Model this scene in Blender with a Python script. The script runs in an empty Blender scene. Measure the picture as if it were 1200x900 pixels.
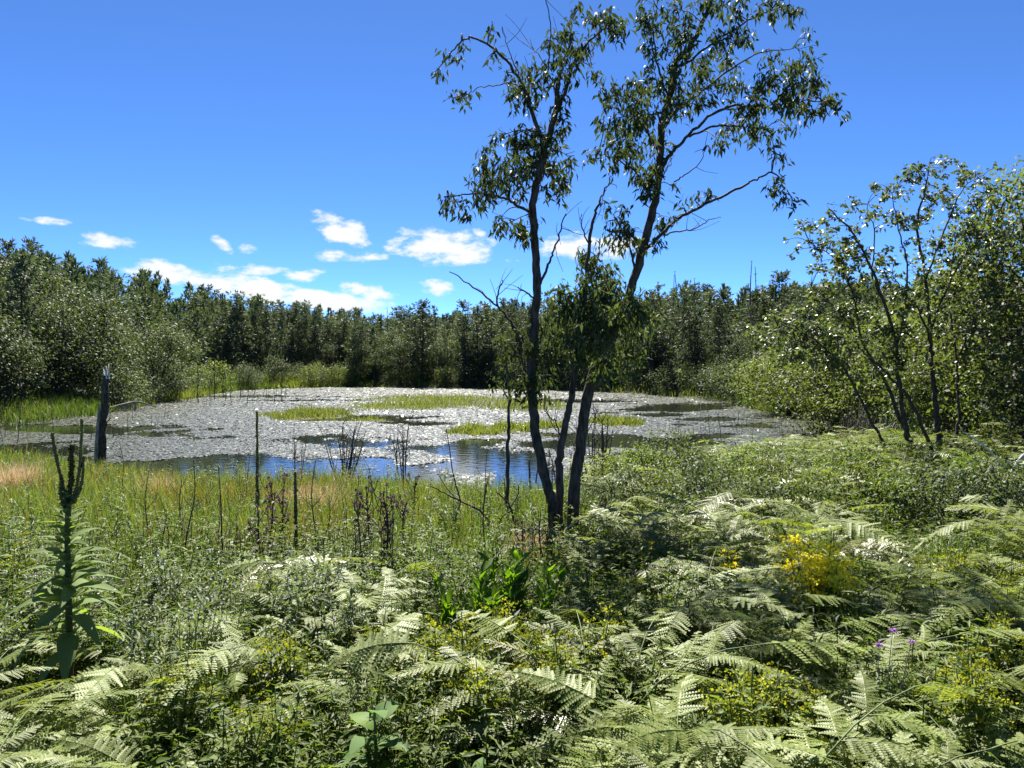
import bpy, math, random
import numpy as np
from mathutils import Vector, Matrix

random.seed(7)
rng = np.random.default_rng(11)
PI = math.pi
R = math.radians
scene = bpy.context.scene
COL = scene.collection

# ------------------------------------------------------------------ camera geometry (1200 x 900 picture units)
FX, CX, CY, EYE, PITCH = 866.0, 600.0, 450.0, 3.2, R(1.65)
CP, SP = math.cos(PITCH), math.sin(PITCH)


def ray(px, py):
    a = (px - CX) / FX
    b = (CY - py) / FX
    return np.array([a, CP + b * SP, -SP + b * CP])


def at(px, py, Y):
    d = ray(px, py)
    t = Y / d[1]
    return np.array([d[0] * t, Y, EYE + d[2] * t])


def on_level(px, py, z=0.0):
    d = ray(px, py)
    t = (z - EYE) / d[2]
    return d * t + np.array([0, 0, EYE])


def to_px(x, y, z):
    zz = np.asarray(z) - EYE
    dep = y * CP - zz * SP
    up = y * SP + zz * CP
    return CX + FX * x / dep, CY - FX * up / dep


def sstep(a, b, x):
    t = np.clip((np.asarray(x, float) - a) / (b - a), 0, 1)
    return t * t * (3 - 2 * t)


# ------------------------------------------------------------------ terrain
SHORE = [(-160, 556), (-60, 549), (0, 545), (60, 546), (100, 548), (150, 556), (200, 563), (250, 570), (300, 573), (360, 570), (420, 568),
         (480, 572), (540, 577), (590, 584), (625, 584), (655, 568), (700, 556), (760, 546), (820, 540), (880, 534), (940, 528), (1000, 523),
         (1025, 510), (1000, 497), (950, 489), (905, 484), (870, 474), (820, 468), (760, 463), (690, 459), (600, 456), (520, 455), (440, 454),
         (380, 454), (320, 456), (275, 458), (235, 464), (215, 469), (180, 473), (150, 480), (110, 487), (70, 491), (20, 497), (-60, 503), (-160, 510)]
POLY = np.array([on_level(*p)[:2] for p in SHORE])


def shore_dist(x, y):
    x = np.asarray(x, float).ravel()
    y = np.asarray(y, float).ravel()
    out = np.empty(len(x))
    A = POLY
    B = np.roll(POLY, -1, 0)
    E = B - A
    L2 = (E ** 2).sum(1)
    for s in range(0, len(x), 20000):
        px = x[s:s + 20000, None]
        py = y[s:s + 20000, None]
        dx = px - A[None, :, 0]
        dy = py - A[None, :, 1]
        t = np.clip((dx * E[None, :, 0] + dy * E[None, :, 1]) / L2[None], 0, 1)
        d = np.sqrt((dx - t * E[None, :, 0]) ** 2 + (dy - t * E[None, :, 1]) ** 2).min(1)
        c = (A[None, :, 1] > py) != (B[None, :, 1] > py)
        xi = A[None, :, 0] + (py - A[None, :, 1]) * E[None, :, 0] / np.where(np.abs(E[None, :, 1]) < 1e-9, 1e-9, E[None, :, 1])
        inside = ((c & (px < xi)).sum(1) % 2) == 1
        out[s:s + 20000] = np.where(inside, -d, d)
    return out


SL_P = [-300, -60, 120, 220, 320, 420, 560, 720, 900, 1100, 1500]
SL_V = [.26, .24, .19, .13, .085, .04, .04, .06, .09, .10, .10]


def ground(x, y):
    x = np.asarray(x, float)
    shp = x.shape
    x = x.ravel()
    y = np.asarray(y, float).ravel()
    d = shore_dist(x, y)
    z = np.where(d > 0, 0.03 + 1.50 * (1 - np.exp(-np.maximum(d, 0) / 8.0)), -0.7 * (1 - np.exp(np.minimum(d, 0) / 2.5)))
    yy = np.maximum(y, 5.0)
    sl = np.interp(600 + 866 * x / yy, SL_P, SL_V)
    z += sstep(24, 44, y) * sl * np.clip(d - 3, 0, 55)
    bump = 0.07 * np.sin(x * 1.7 + 0.6 * y) * np.sin(y * 1.3 - 0.5 * x) + 0.05 * np.sin(x * 3.1 - 1.0) * np.sin(y * 2.7 + 2)
    z += bump * sstep(0.3, 3, d)
    return z.reshape(shp)


def gz(x, y):
    return float(ground(np.array([x]), np.array([y]))[0])


# ------------------------------------------------------------------ mesh building
class MB:
    def __init__(self):
        self.V, self.F, self.n = [], [], 0

    def add(self, V, F):
        V = np.asarray(V, np.float32).reshape(-1, 3)
        F = np.asarray(F, np.int64).reshape(-1, 4)
        self.V.append(V)
        self.F.append(F + self.n)
        self.n += len(V)

    def build(self, name, mat, parent=None, smooth=True):
        o = bpy.data.objects.new(name, self.mesh(name, mat, smooth))
        COL.objects.link(o)
        if parent:
            o.parent = parent
        return o

    def mesh(self, name, mat, smooth=True):
        me = bpy.data.meshes.new(name)
        V = np.concatenate(self.V)
        F = np.concatenate(self.F)
        me.vertices.add(len(V))
        me.vertices.foreach_set('co', V.ravel())
        me.loops.add(F.size)
        me.loops.foreach_set('vertex_index', F.astype(np.int32).ravel())
        me.polygons.add(len(F))
        me.polygons.foreach_set('loop_start', np.arange(0, F.size, 4, dtype=np.int32))
        if smooth:
            me.polygons.foreach_set('use_smooth', np.ones(len(F), bool))
        me.update(calc_edges=True)
        me.materials.append(mat)
        return me


def catmull(pts, k=4):
    P = np.asarray(pts, float)
    if len(P) < 3:
        return np.array([P[0] + (P[-1] - P[0]) * t for t in np.linspace(0, 1, k + 1)])
    Q = np.vstack([2 * P[0] - P[1], P, 2 * P[-1] - P[-2]])
    out = []
    for i in range(1, len(Q) - 2):
        for t in np.arange(k) / k:
            a, b, c, d = Q[i - 1], Q[i], Q[i + 1], Q[i + 2]
            out.append(0.5 * (2 * b + (c - a) * t + (2 * a - 5 * b + 4 * c - d) * t * t + (3 * b - a - 3 * c + d) * t ** 3))
    out.append(P[-1])
    return np.array(out)


def tube(mb, pts, r0, r1, sides=5, rough=0.0, cap=True, pw=1.0):
    P = np.asarray(pts, float)
    n = len(P)
    T = np.gradient(P, axis=0)
    T /= np.linalg.norm(T, axis=1)[:, None] + 1e-12
    up = np.array([0.31, 0.17, 0.94]) if abs(T[0, 2]) < 0.8 else np.array([0.9, 0.3, 0.1])
    N = np.cross(T, up)
    N /= np.linalg.norm(N, axis=1)[:, None] + 1e-12
    B = np.cross(T, N)
    r = r0 + (r1 - r0) * np.linspace(0, 1, n) ** pw
    a = np.arange(sides) * 2 * PI / sides
    rr = r[:, None] * (1 + rough * rng.normal(size=(n, sides)))
    V = P[:, None] + rr[..., None] * (np.cos(a)[None, :, None] * N[:, None] + np.sin(a)[None, :, None] * B[:, None])
    i = np.arange(n - 1)[:, None] * sides
    j = np.arange(sides)[None]
    jn = (j + 1) % sides
    F = np.stack([i + j, i + jn, i + sides + jn, i + sides + j], -1).reshape(-1, 4)
    V = V.reshape(-1, 3)
    if cap:
        V = np.vstack([V, P[-1] + T[-1] * r[-1] * 0.5])
        e = (n - 1) * sides
        cf = np.array([[e + q, e + (q + 1) % sides, n * sides, n * sides] for q in range(sides)])
        # triangles written as quads with a shared tip would be degenerate; close with fan quads instead
        if sides % 2 == 0:
            cf = np.array([[e + q, e + (q + 1) % sides, e + (q + 2) % sides, n * sides] for q in range(0, sides, 2)])
            F = np.vstack([F, cf])
        else:
            V = V[:-1]
    mb.add(V, F)


def frames(D, roll):
    """rotation matrices whose Y axis is D; roll spins about it, roll 0 keeps the leaf face up"""
    D = D / (np.linalg.norm(D, axis=1)[:, None] + 1e-9)
    up = np.tile(np.array([0, 0, 1.0]), (len(D), 1))
    up[np.abs(D[:, 2]) > 0.97] = np.array([0, 1.0, 0.2])
    X = np.cross(D, up)
    X /= np.linalg.norm(X, axis=1)[:, None] + 1e-9
    Z = np.cross(X, D)
    c, s = np.cos(roll)[:, None], np.sin(roll)[:, None]
    X2 = X * c + Z * s
    Z2 = np.cross(X2, D)
    return np.stack([X2, D, Z2], -1)


def scatter(mb, TV, TF, P, M, S):
    TV = np.asarray(TV, float)
    TF = np.asarray(TF)
    n = len(P)
    if n == 0:
        return
    S = np.asarray(S, float)
    W = TV[None] * (S[:, None, None] if S.ndim == 1 else S[:, None, :])
    V = np.einsum('nij,nkj->nki', M, W) + P[:, None]
    F = TF[None] + (np.arange(n) * len(TV))[:, None, None]
    mb.add(V.reshape(-1, 3), F.reshape(-1, 4))


def leaf_t(w=0.2, fold=0.06, droop=0.12, mid=0.42):
    return (np.array([[0, 0, 0], [-w, mid, fold], [0, 1, -droop], [w, mid, fold], [0, mid, 0.0]]), np.array([[0, 3, 2, 4], [0, 4, 2, 1]]))


def leaf6(w=0.2, fold=0.05, droop=0.2):
    """a leaf of four faces with a bent midrib"""
    V = np.array([[0, 0, 0], [-w * .8, .28, fold], [-w, .55, fold - droop * .15], [0, 1, -droop], [w, .55, fold - droop * .15], [w * .8, .28, fold], [0, .3, 0], [0, .6, -droop * .25]])
    return V, np.array([[0, 5, 6, 1], [1, 6, 7, 2], [6, 5, 4, 7], [2, 7, 4, 3]])


BLADE = []
for b in (.15, .3, .5, .8, 1.1):
    n = 4
    t = np.linspace(0, 1, n)
    y = np.sin(t * b) / b
    z = (1 - np.cos(t * b)) / b
    w = .5 * np.array([1, .9, .6, .04])
    V = np.vstack([np.stack([-w, z, y], 1), np.stack([w, z, y], 1)])
    BLADE.append((V, np.array([[i, n + i, n + i + 1, i + 1] for i in range(n - 1)])))


def blades(mb, P, H, W, lean=0.25):
    """grass blades: upright, each of its own bend, heading and lean"""
    n = len(P)
    az = rng.uniform(0, 2 * PI, n)
    k = rng.integers(0, len(BLADE), n)
    lx, ly = rng.normal(0, lean, n), rng.normal(0, lean, n)
    Z = np.stack([lx, ly, np.ones(n)], 1)
    Z /= np.linalg.norm(Z, axis=1)[:, None]
    X = np.stack([np.cos(az), np.sin(az), np.zeros(n)], 1)
    X -= (X * Z).sum(1)[:, None] * Z
    X /= np.linalg.norm(X, axis=1)[:, None]
    Yv = np.cross(Z, X)
    M = np.stack([X, Yv, Z], -1)
    S = np.stack([np.broadcast_to(W, n), H, H], 1)
    for q in range(len(BLADE)):
        m = k == q
        scatter(mb, BLADE[q][0], BLADE[q][1], P[m], M[m], S[m])


# ------------------------------------------------------------------ materials
def nm(name):
    m = bpy.data.materials.new(name)
    m.use_nodes = True
    nt = m.node_tree
    nt.nodes.clear()
    return m, nt, nt.nodes, nt.links


def ramp(nt, stops, fac):
    r = nt.nodes.new('ShaderNodeValToRGB')
    e = r.color_ramp.elements
    while len(e) < len(stops):
        e.new(0.5)
    for i, (p, c) in enumerate(stops):
        e[i].position = p
        e[i].color = (*c, 1)
    nt.links.new(fac, r.inputs[0])
    return r.outputs[0]


def leafmat(name, cols, trans=0.35, rough=0.55, spec=0.35, tint=(1.25, 1.35, 0.5), var=0.3):
    """leaf: base colour differs from leaf to leaf and from plant to plant; thin, so part of the light passes through"""
    m, nt, N, L = nm(name)
    out = N.new('ShaderNodeOutputMaterial')
    g = N.new('ShaderNodeNewGeometry')
    k = len(cols)
    c = ramp(nt, [(i / max(k - 1, 1), q) for i, q in enumerate(cols)], g.outputs['Random Per Island'])
    oi = N.new('ShaderNodeObjectInfo')
    mr = N.new('ShaderNodeMapRange')
    mr.inputs['To Min'].default_value = 1 - var
    mr.inputs['To Max'].default_value = 1 + var
    L.new(oi.outputs['Random'], mr.inputs['Value'])
    hs = N.new('ShaderNodeHueSaturation')
    L.new(mr.outputs[0], hs.inputs['Value'])
    L.new(c, hs.inputs['Color'])
    p = N.new('ShaderNodeBsdfPrincipled')
    L.new(hs.outputs[0], p.inputs['Base Color'])
    p.inputs['Roughness'].default_value = rough
    p.inputs['Specular IOR Level'].default_value = spec
    if trans > 0:
        t = N.new('ShaderNodeBsdfTranslucent')
        mx = N.new('ShaderNodeMix')
        mx.data_type = 'RGBA'
        mx.blend_type = 'MULTIPLY'
        mx.inputs['Factor'].default_value = 1
        L.new(hs.outputs[0], mx.inputs[6])
        mx.inputs[7].default_value = (*tint, 1)
        L.new(mx.outputs[2], t.inputs['Color'])
        ms = N.new('ShaderNodeMixShader')
        ms.inputs[0].default_value = trans
        L.new(p.outputs[0], ms.inputs[1])
        L.new(t.outputs[0], ms.inputs[2])
        L.new(ms.outputs[0], out.inputs[0])
    else:
        L.new(p.outputs[0], out.inputs[0])
    return m


def barkmat(name, c1, c2, scale=30, rough=0.9, stretch=0.25):
    m, nt, N, L = nm(name)
    out = N.new('ShaderNodeOutputMaterial')
    p = N.new('ShaderNodeBsdfPrincipled')
    tc = N.new('ShaderNodeTexCoord')
    mp = N.new('ShaderNodeMapping')
    mp.inputs['Scale'].default_value = (1, 1, stretch)
    L.new(tc.outputs['Object'], mp.inputs[0])
    n = N.new('ShaderNodeTexNoise')
    n.inputs['Scale'].default_value = scale
    n.inputs['Detail'].default_value = 6
    L.new(mp.outputs[0], n.inputs['Vector'])
    c = ramp(nt, [(0.35, c1), (0.65, c2)], n.outputs['Fac'])
    L.new(c, p.inputs['Base Color'])
    p.inputs['Roughness'].default_value = rough
    p.inputs['Specular IOR Level'].default_value = 0.25
    b = N.new('ShaderNodeBump')
    b.inputs['Strength'].default_value = 0.7
    b.inputs['Distance'].default_value = 0.02
    L.new(n.outputs['Fac'], b.inputs['Height'])
    L.new(b.outputs[0], p.inputs['Normal'])
    L.new(p.outputs[0], out.inputs[0])
    return m


M_BARK = barkmat('dark_bark', (.022, .018, .014), (.095, .078, .06))
M_BARKG = barkmat('grey_bark', (.05, .045, .04), (.16, .145, .13), 22)
M_DEAD = barkmat('weathered_wood', (.10, .09, .08), (.30, .28, .25), 25)
M_STICK = barkmat('wet_stick', (.03, .025, .02), (.10, .085, .07), 30)
M_PALEW = barkmat('bleached_wood', (.38, .36, .33), (.62, .60, .56), 25)
M_STEMG = leafmat('green_stem', [(.07, .11, .03), (.10, .13, .045)], 0, .6, .3)
M_STEMB = leafmat('brown_stem', [(.06, .035, .02), (.11, .07, .045)], 0, .8, .2)
M_WILLOW = leafmat('drooping_leaf', [(.036, .05, .024), (.056, .076, .033), (.088, .105, .05)], .36, .62, .2)
M_BIRCH = leafmat('small_glossy_leaf', [(.055, .075, .03), (.085, .11, .045), (.14, .155, .07)], .40, .42, .45)
M_NEEDLE = leafmat('conifer_needles', [(.05, .07, .044), (.074, .096, .058), (.10, .118, .074)], .25, .65, .25, var=.35)  # needles lightened and greyed: haze over the wood put into their colour
M_BROAD = leafmat('broadleaf', [(.044, .064, .03), (.068, .092, .042), (.105, .125, .062)], .33, .64, .26, var=.3)
M_BROADY = leafmat('sunny_broadleaf', [(.06, .085, .024), (.10, .13, .034), (.15, .165, .052)], .42, .6, .28, var=.25)
M_FERN = leafmat('fern_leaf', [(.11, .155, .035), (.16, .205, .05), (.23, .25, .085)], .44, .5, .24, (1.35, 1.35, .4), .25)
M_FERNY = leafmat('yellowing_fern_leaf', [(.13, .15, .04), (.19, .19, .05)], .4, .4, .5, (1.3, 1.3, .4), .2)
M_WEED = leafmat('weed_leaf', [(.055, .09, .018), (.09, .135, .026), (.145, .175, .04)], .46, .55, .22)
M_WEEDS = leafmat('silvery_weed_leaf', [(.085, .12, .045), (.12, .155, .06), (.17, .195, .10)], .35, .6, .25)
M_GRASS = leafmat('grass_blade', [(.075, .12, .02), (.12, .17, .03), (.18, .21, .045), (.24, .22, .07)], .35, .45, .4, (1.3, 1.25, .5))
M_GRASSG = leafmat('green_grass_blade', [(.05, .095, .022), (.09, .145, .032), (.13, .17, .04)], .38, .5, .35)
M_RUST = leafmat('rusty_grass_blade', [(.12, .09, .028), (.18, .125, .035), (.18, .16, .05)], .35, .5, .3, (1.25, 1.1, .6))
M_TAN = leafmat('dry_grass_blade', [(.42, .30, .18), (.52, .39, .25), (.60, .47, .33)], .3, .6, .3, (1.1, 1, .8), .1)
M_SEDGE = leafmat('sedge_blade', [(.08, .12, .028), (.125, .165, .04), (.19, .20, .06)], .4, .45, .4, (1.3, 1.25, .5), .1)
M_GOLDG = leafmat('goldenrod_bud', [(.17, .21, .025), (.26, .29, .03), (.36, .36, .04)], .35, .6, .3, (1.2, 1.15, .4))
M_GOLD = leafmat('goldenrod_bloom', [(.70, .58, .01), (.80, .70, .02), (.82, .76, .08)], .35, .6, .3, (1.1, 1.05, .4), .05)
M_MULL = leafmat('felted_leaf', [(.12, .17, .06), (.17, .22, .09)], .45, .8, .15, (1.5, 1.6, .35), .05)
M_MULLS = leafmat('mullein_spike', [(.06, .07, .026), (.10, .11, .04), (.14, .14, .06)], .15, .9, .15)
M_LAUREL = leafmat('bright_shrub_leaf', [(.06, .12, .015), (.10, .18, .02), (.15, .24, .03)], .5, .6, .25, (1.4, 1.5, .3), .05)
M_MILK = leafmat('broad_milkweed_leaf', [(.07, .13, .035), (.10, .17, .045)], .4, .75, .2, (1.4, 1.6, .3), .05)
M_SEED = leafmat('dry_seed_head', [(.09, .055, .045), (.18, .125, .10), (.30, .24, .20)], .2, .8, .2, (1, 1, 1))
M_FLUFF = leafmat('white_flower', [(.45, .45, .42), (.65, .65, .6)], .3, .8, .2, (1, 1, 1))
M_PURPLE = leafmat('purple_flower', [(.36, .17, .44), (.48, .26, .55)], .4, .6, .2, (1, 1, 1), .05)


def pad_material():
    m, nt, N, L = nm('floating_leaf')
    out = N.new('ShaderNodeOutputMaterial')
    g = N.new('ShaderNodeNewGeometry')
    c = ramp(nt, [(0, (.018, .023, .014)), (.5, (.045, .055, .038)), (.85, (.08, .09, .07)), (1, (.055, .045, .028))], g.outputs['Random Per Island'])
    p = N.new('ShaderNodeBsdfPrincipled')
    L.new(c, p.inputs['Base Color'])
    p.inputs['Roughness'].default_value = .34
    p.inputs['Specular IOR Level'].default_value = .2
    L.new(p.outputs[0], out.inputs[0])
    return m


def water_material():
    m, nt, N, L = nm('pond_water')
    out = N.new('ShaderNodeOutputMaterial')
    p = N.new('ShaderNodeBsdfPrincipled')
    p.inputs['Base Color'].default_value = (.012, .015, .010, 1)
    p.inputs['Roughness'].default_value = .03
    p.inputs['IOR'].default_value = 1.42
    tc = N.new('ShaderNodeTexCoord')
    n = N.new('ShaderNodeTexNoise')
    n.inputs['Scale'].default_value = 3.0
    n.inputs['Detail'].default_value = 3
    L.new(tc.outputs['Object'], n.inputs['Vector'])
    b = N.new('ShaderNodeBump')
    b.inputs['Strength'].default_value = .12
    b.inputs['Distance'].default_value = .05
    L.new(n.outputs['Fac'], b.inputs['Height'])
    L.new(b.outputs[0], p.inputs['Normal'])
    L.new(p.outputs[0], out.inputs[0])
    return m


def soil_material():
    m, nt, N, L = nm('boggy_soil')
    out = N.new('ShaderNodeOutputMaterial')
    p = N.new('ShaderNodeBsdfPrincipled')
    tc = N.new('ShaderNodeTexCoord')
    n = N.new('ShaderNodeTexNoise')
    n.inputs['Scale'].default_value = 1.2
    n.inputs['Detail'].default_value = 8
    n.inputs['Roughness'].default_value = .7
    L.new(tc.outputs['Object'], n.inputs['Vector'])
    c = ramp(nt, [(.3, (.022, .024, .012)), (.5, (.045, .055, .02)), (.7, (.07, .075, .03))], n.outputs['Fac'])
    L.new(c, p.inputs['Base Color'])
    p.inputs['Roughness'].default_value = .95
    b = N.new('ShaderNodeBump')
    b.inputs['Distance'].default_value = .1
    L.new(n.outputs['Fac'], b.inputs['Height'])
    L.new(b.outputs[0], p.inputs['Normal'])
    L.new(p.outputs[0], out.inputs[0])
    return m


# ------------------------------------------------------------------ objects, labels, copies
def tag(o, label=None, cat=None, group=None, kind=None):
    for k, v in (('label', label), ('category', cat), ('group', group), ('kind', kind)):
        if v:
            o[k] = v
    return o


def thing(name, loc, label, cat, group=None, rz=0.0):
    o = bpy.data.objects.new(name, None)
    o.empty_display_size = 0.2
    COL.objects.link(o)
    o.location = loc
    o.rotation_euler = (0, 0, rz)
    return tag(o, label, cat, group)


KIDS = {}


def part(mb, name, mat, root, smooth=True):
    o = mb.build(name, mat, root, smooth)
    KIDS.setdefault(root, []).append(o)
    return o


def dup(o, loc, rz, sc=1.0, label=None, group=None, wide=1.0):
    """a copy of a thing with copies of its parts and sub-parts; mesh data shared"""
    c = o.copy()
    COL.objects.link(c)
    c.location = loc
    c.rotation_euler = (random.gauss(0, .04), random.gauss(0, .04), rz)
    c.scale = (sc * wide, sc * wide, sc)
    if label:
        c['label'] = label
    if group:
        c['group'] = group
    for k in KIDS.get(o, []):
        d = k.copy()
        COL.objects.link(d)
        d.parent = c
    return c


class Kit:
    """first use places the built thing itself, later uses place copies"""
    def __init__(self, protos):
        self.p = protos
        self.used = [False] * len(protos)

    def put(self, i, loc, rz, sc=1.0, label=None, group=None, wide=1.0):
        o = self.p[i]
        if not self.used[i]:
            self.used[i] = True
            o.location = loc
            o.rotation_euler = (0, 0, rz)
            o.scale = (sc * wide, sc * wide, sc)
            if label:
                o['label'] = label
            if group:
                o['group'] = group
            return o
        return dup(o, loc, rz, sc, label, group, wide)


# ------------------------------------------------------------------ setting: ground, water
def build_ground():
    n = 300
    s = np.linspace(-1, 1, n)
    xs = np.sinh(s * 5.2) / np.sinh(5.2) * 700
    t = np.linspace(-0.62, 1, n)
    ys = np.sinh(t * 5.0) / np.sinh(5.0) * 800 + 6
    X, Y = np.meshgrid(xs, ys)
    Z = ground(X, Y)
    V = np.stack([X, Y, Z], -1).reshape(-1, 3)
    i = np.arange(n - 1)[:, None] * n
    j = np.arange(n - 1)[None]
    F = np.stack([i + j, i + j + 1, i + n + j + 1, i + n + j], -1).reshape(-1, 4)
    mb = MB()
    mb.add(V, F)
    tag(mb.build('ground', soil_material()), 'boggy ground sloping down to the pond and up the wooded hillside', None, None, 'structure')


def build_water():
    import bmesh
    bm = bmesh.new()
    c = POLY.mean(0)
    vs = [bm.verts.new((p[0] + (p[0] - c[0]) / np.linalg.norm(p - c) * .5, p[1] + (p[1] - c[1]) / np.linalg.norm(p - c) * .5, 0)) for p in POLY]
    f = bm.faces.new(vs)
    bmesh.ops.triangulate(bm, faces=[f])
    bmesh.ops.recalc_face_normals(bm, faces=bm.faces)
    for q in bm.faces:
        if q.normal.z < 0:
            q.normal_flip()
    me = bpy.data.meshes.new('water')
    bm.to_mesh(me)
    bm.free()
    me.materials.append(water_material())
    o = bpy.data.objects.new('water', me)
    COL.objects.link(o)
    tag(o, 'still dark pond water showing blue between the floating leaves', None, None, 'structure')


build_ground()
build_water()

# open water in the pond (picture units): cx, cy, rx, ry, strength
OPEN = [(255, 554, 85, 19, 1.6), (335, 556, 110, 17, 1.3), (450, 556, 120, 15, .9), (420, 548, 90, 16, .75), (470, 562, 110, 11, 1.2), (560, 545, 50, 22, .9), (610, 565, 40, 26, 1.6), (230, 535, 60, 8, .5),
        (790, 478, 70, 5, 1.2), (760, 521, 80, 6, 1.2), (690, 514, 55, 5, .8), (835, 512, 45, 4, .9), (480, 497, 55, 3.5, .9), (395, 491, 80, 3.5, 1.2), (780, 487, 40, 3, .8),
        (640, 521, 50, 7, .8), (700, 470, 90, 2.5, .8), (560, 520, 40, 8, .7), (830, 491, 60, 2.5, .8), (380, 515, 70, 9, .55), (235, 518, 130, 20, .42), (180, 500, 90, 8, .30), (440, 520, 130, 8, .32), (80, 503, 90, 6, 1.0), (60, 530, 120, 12, .75), (330, 465, 120, 2, .7),
        (170, 545, 60, 8, .5), (900, 500, 60, 3, .5), (940, 512, 60, 6, .6), (740, 535, 60, 5, .9), (430, 470, 250, 1.5, .6)]


def pond_cover(x, y):
    px, py = to_px(x, y, np.zeros_like(x))
    o = np.zeros_like(x)
    for cx, cy, rx, ry, s in OPEN:
        o = np.maximum(o, s * np.exp(-(((px - cx) / rx) ** 2 + ((py - cy) / ry) ** 2)))
    w = .30 * np.sin(x * .33 + 1.3 * np.sin(y * .21)) * np.sin(y * .42 + 1.1 * np.sin(x * .17)) + .18 * np.sin(x * 1.1 + y * .3) * np.sin(y * 1.3 - .4 * x) + .14 * np.sin(x * 2.9 + 2) * np.sin(y * 2.3 + 1 + x)
    return o + w


def build_pads():
    mb = MB()
    a = np.arange(8) * 2 * PI / 8
    ring = np.stack([np.cos(a), np.sin(a), np.where(np.arange(8) % 3 == 0, .10, -.02)], 1)
    TV = np.vstack([ring, [[0, 0, 0.02]]])
    TF = np.array([[0, 1, 2, 8], [2, 3, 4, 8], [4, 5, 6, 8], [6, 7, 0, 8]])
    lo, hi = POLY.min(0), POLY.max(0)
    n = 1000000
    # more, smaller leaves near; fewer, larger rafts far away
    v = rng.uniform(0, 1, n)
    y = (hi[1] ** .3 * v + lo[1] ** .3 * (1 - v)) ** (1 / .3)
    x = rng.uniform(-1.0, .85, n) * y * .75
    d = shore_dist(x, y)
    cov = pond_cover(x, y)
    keep = (d < -.15) & (cov < .40 + rng.normal(0, .07, n)) & (rng.uniform(0, 1, n) < .62)
    x, y = x[keep], y[keep]
    n = len(x)
    s = rng.uniform(.028, .060, n) * np.clip(y / 26, 1, 2.6)
    nx, ny = rng.normal(0, .07, n), rng.normal(-.01, .075, n)
    hot = rng.uniform(0, 1, n) < .02
    nx[hot] *= 2.2
    ny[hot] *= 2.2
    Z = np.stack([nx, ny, np.ones(n)], 1)
    Z /= np.linalg.norm(Z, axis=1)[:, None]
    az = rng.uniform(0, 2 * PI, n)
    X = np.stack([np.cos(az), np.sin(az), 0 * az], 1)
    X -= (X * Z).sum(1)[:, None] * Z
    X /= np.linalg.norm(X, axis=1)[:, None]
    M = np.stack([X, np.cross(Z, X), Z], -1)
    P = np.stack([x, y, .012 + s * .10 + rng.uniform(0, .012, n)], 1)
    scatter(mb, TV, TF, P, M, s)
    tag(mb.build('lily_pads', pad_material(), None, False), 'pale floating leaves covering most of the pond', None, None, 'stuff')


build_pads()


# ------------------------------------------------------------------ forest
NEED = (np.array([[-.5, 0, 0], [0, .45, .05], [.5, 0, 0], [0, -.02, -.05]]), None)


def card(w):
    return np.array([[0, 0, 0], [w, .45, .02], [0, 1, 0], [-w, .45, -.02]]), np.array([[0, 1, 2, 3]])


def conifer(seed, h, wid, name, label, pine=True):
    g = np.random.default_rng(seed)
    root = thing(name, (0, 0, 0), label, 'tree')
    tb = MB()
    k = 9
    bend = g.normal(0, .012 * h, (k, 2)).cumsum(0) * .5
    tp = np.stack([bend[:, 0], bend[:, 1], np.linspace(-.3, h * .98, k)], 1)
    tp = catmull(tp, 2)
    tube(tb, tp, .012 * h, .010, 5)
    cb = MB()
    P, D, S = [], [], []
    z = h * g.uniform(.04, .12)
    while z < h * .985:
        f = z / h
        prof = (1 - f) ** (.8 if not pine else .72) * (0.55 + .45 * min(1, f / .3)) * (1 if not pine else g.uniform(.55, 1.25))
        nb = g.integers(3, 6)
        a0 = g.uniform(0, 2 * PI)
        for q in range(nb):
            if g.uniform() < (.10 if not pine else .22):
                continue
            a = a0 + q * 2 * PI / nb + g.normal(0, .3)
            Lb = wid * prof * g.uniform(.5, 1.3) + .22
            ctr = np.array([np.interp(z, tp[:, 2], tp[:, 0]), np.interp(z, tp[:, 2], tp[:, 1]), z])
            out = np.array([math.cos(a), math.sin(a), 0])
            rise = (-.22 + .75 * f) if not pine else (.05 + .55 * f)
            t = np.linspace(0, 1, 4)[:, None]
            bp = ctr + out * Lb * t + np.array([0, 0, 1.0]) * Lb * (rise * t + .25 * t ** 2 * (1 if pine else .6))
            tube(tb, bp, .012 * Lb + .006, .005, 3, cap=False)
            nt_ = max(2, int(Lb / .20))
            for tt in np.linspace(.25, 1, nt_):
                c = ctr + out * Lb * tt + np.array([0, 0, 1.0]) * Lb * (rise * tt + .25 * tt ** 2 * (1 if pine else .6))
                m = 9
                dd = out * .7 + np.array([0, 0, .55 if pine else .1]) + g.normal(0, .62, (m, 3))
                P.append(np.tile(c + g.normal(0, .07, 3), (m, 1)) + g.normal(0, .06, (m, 3)))
                D.append(dd)
                S.append(g.uniform(.22, .42, m))
        z += h * (g.uniform(.03, .055) if not pine else g.uniform(.03, .075))
    # leader
    m = 16
    P.append(np.stack([np.full(m, tp[-1, 0]), np.full(m, tp[-1, 1]), g.uniform(h * .9, h, m)], 1))
    D.append(np.array([0, 0, 1.2]) + g.normal(0, .5, (m, 3)))
    S.append(g.uniform(.2, .35, m))
    P, D, S = np.concatenate(P), np.concatenate(D), np.concatenate(S)
    TV, TF = card(.15)
    scatter(cb, TV, TF, P, frames(D, g.uniform(0, PI, len(P))), S)
    part(tb, 'trunk', M_BARK, root)
    part(cb, 'crown', M_NEEDLE, root, False)
    return root


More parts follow.
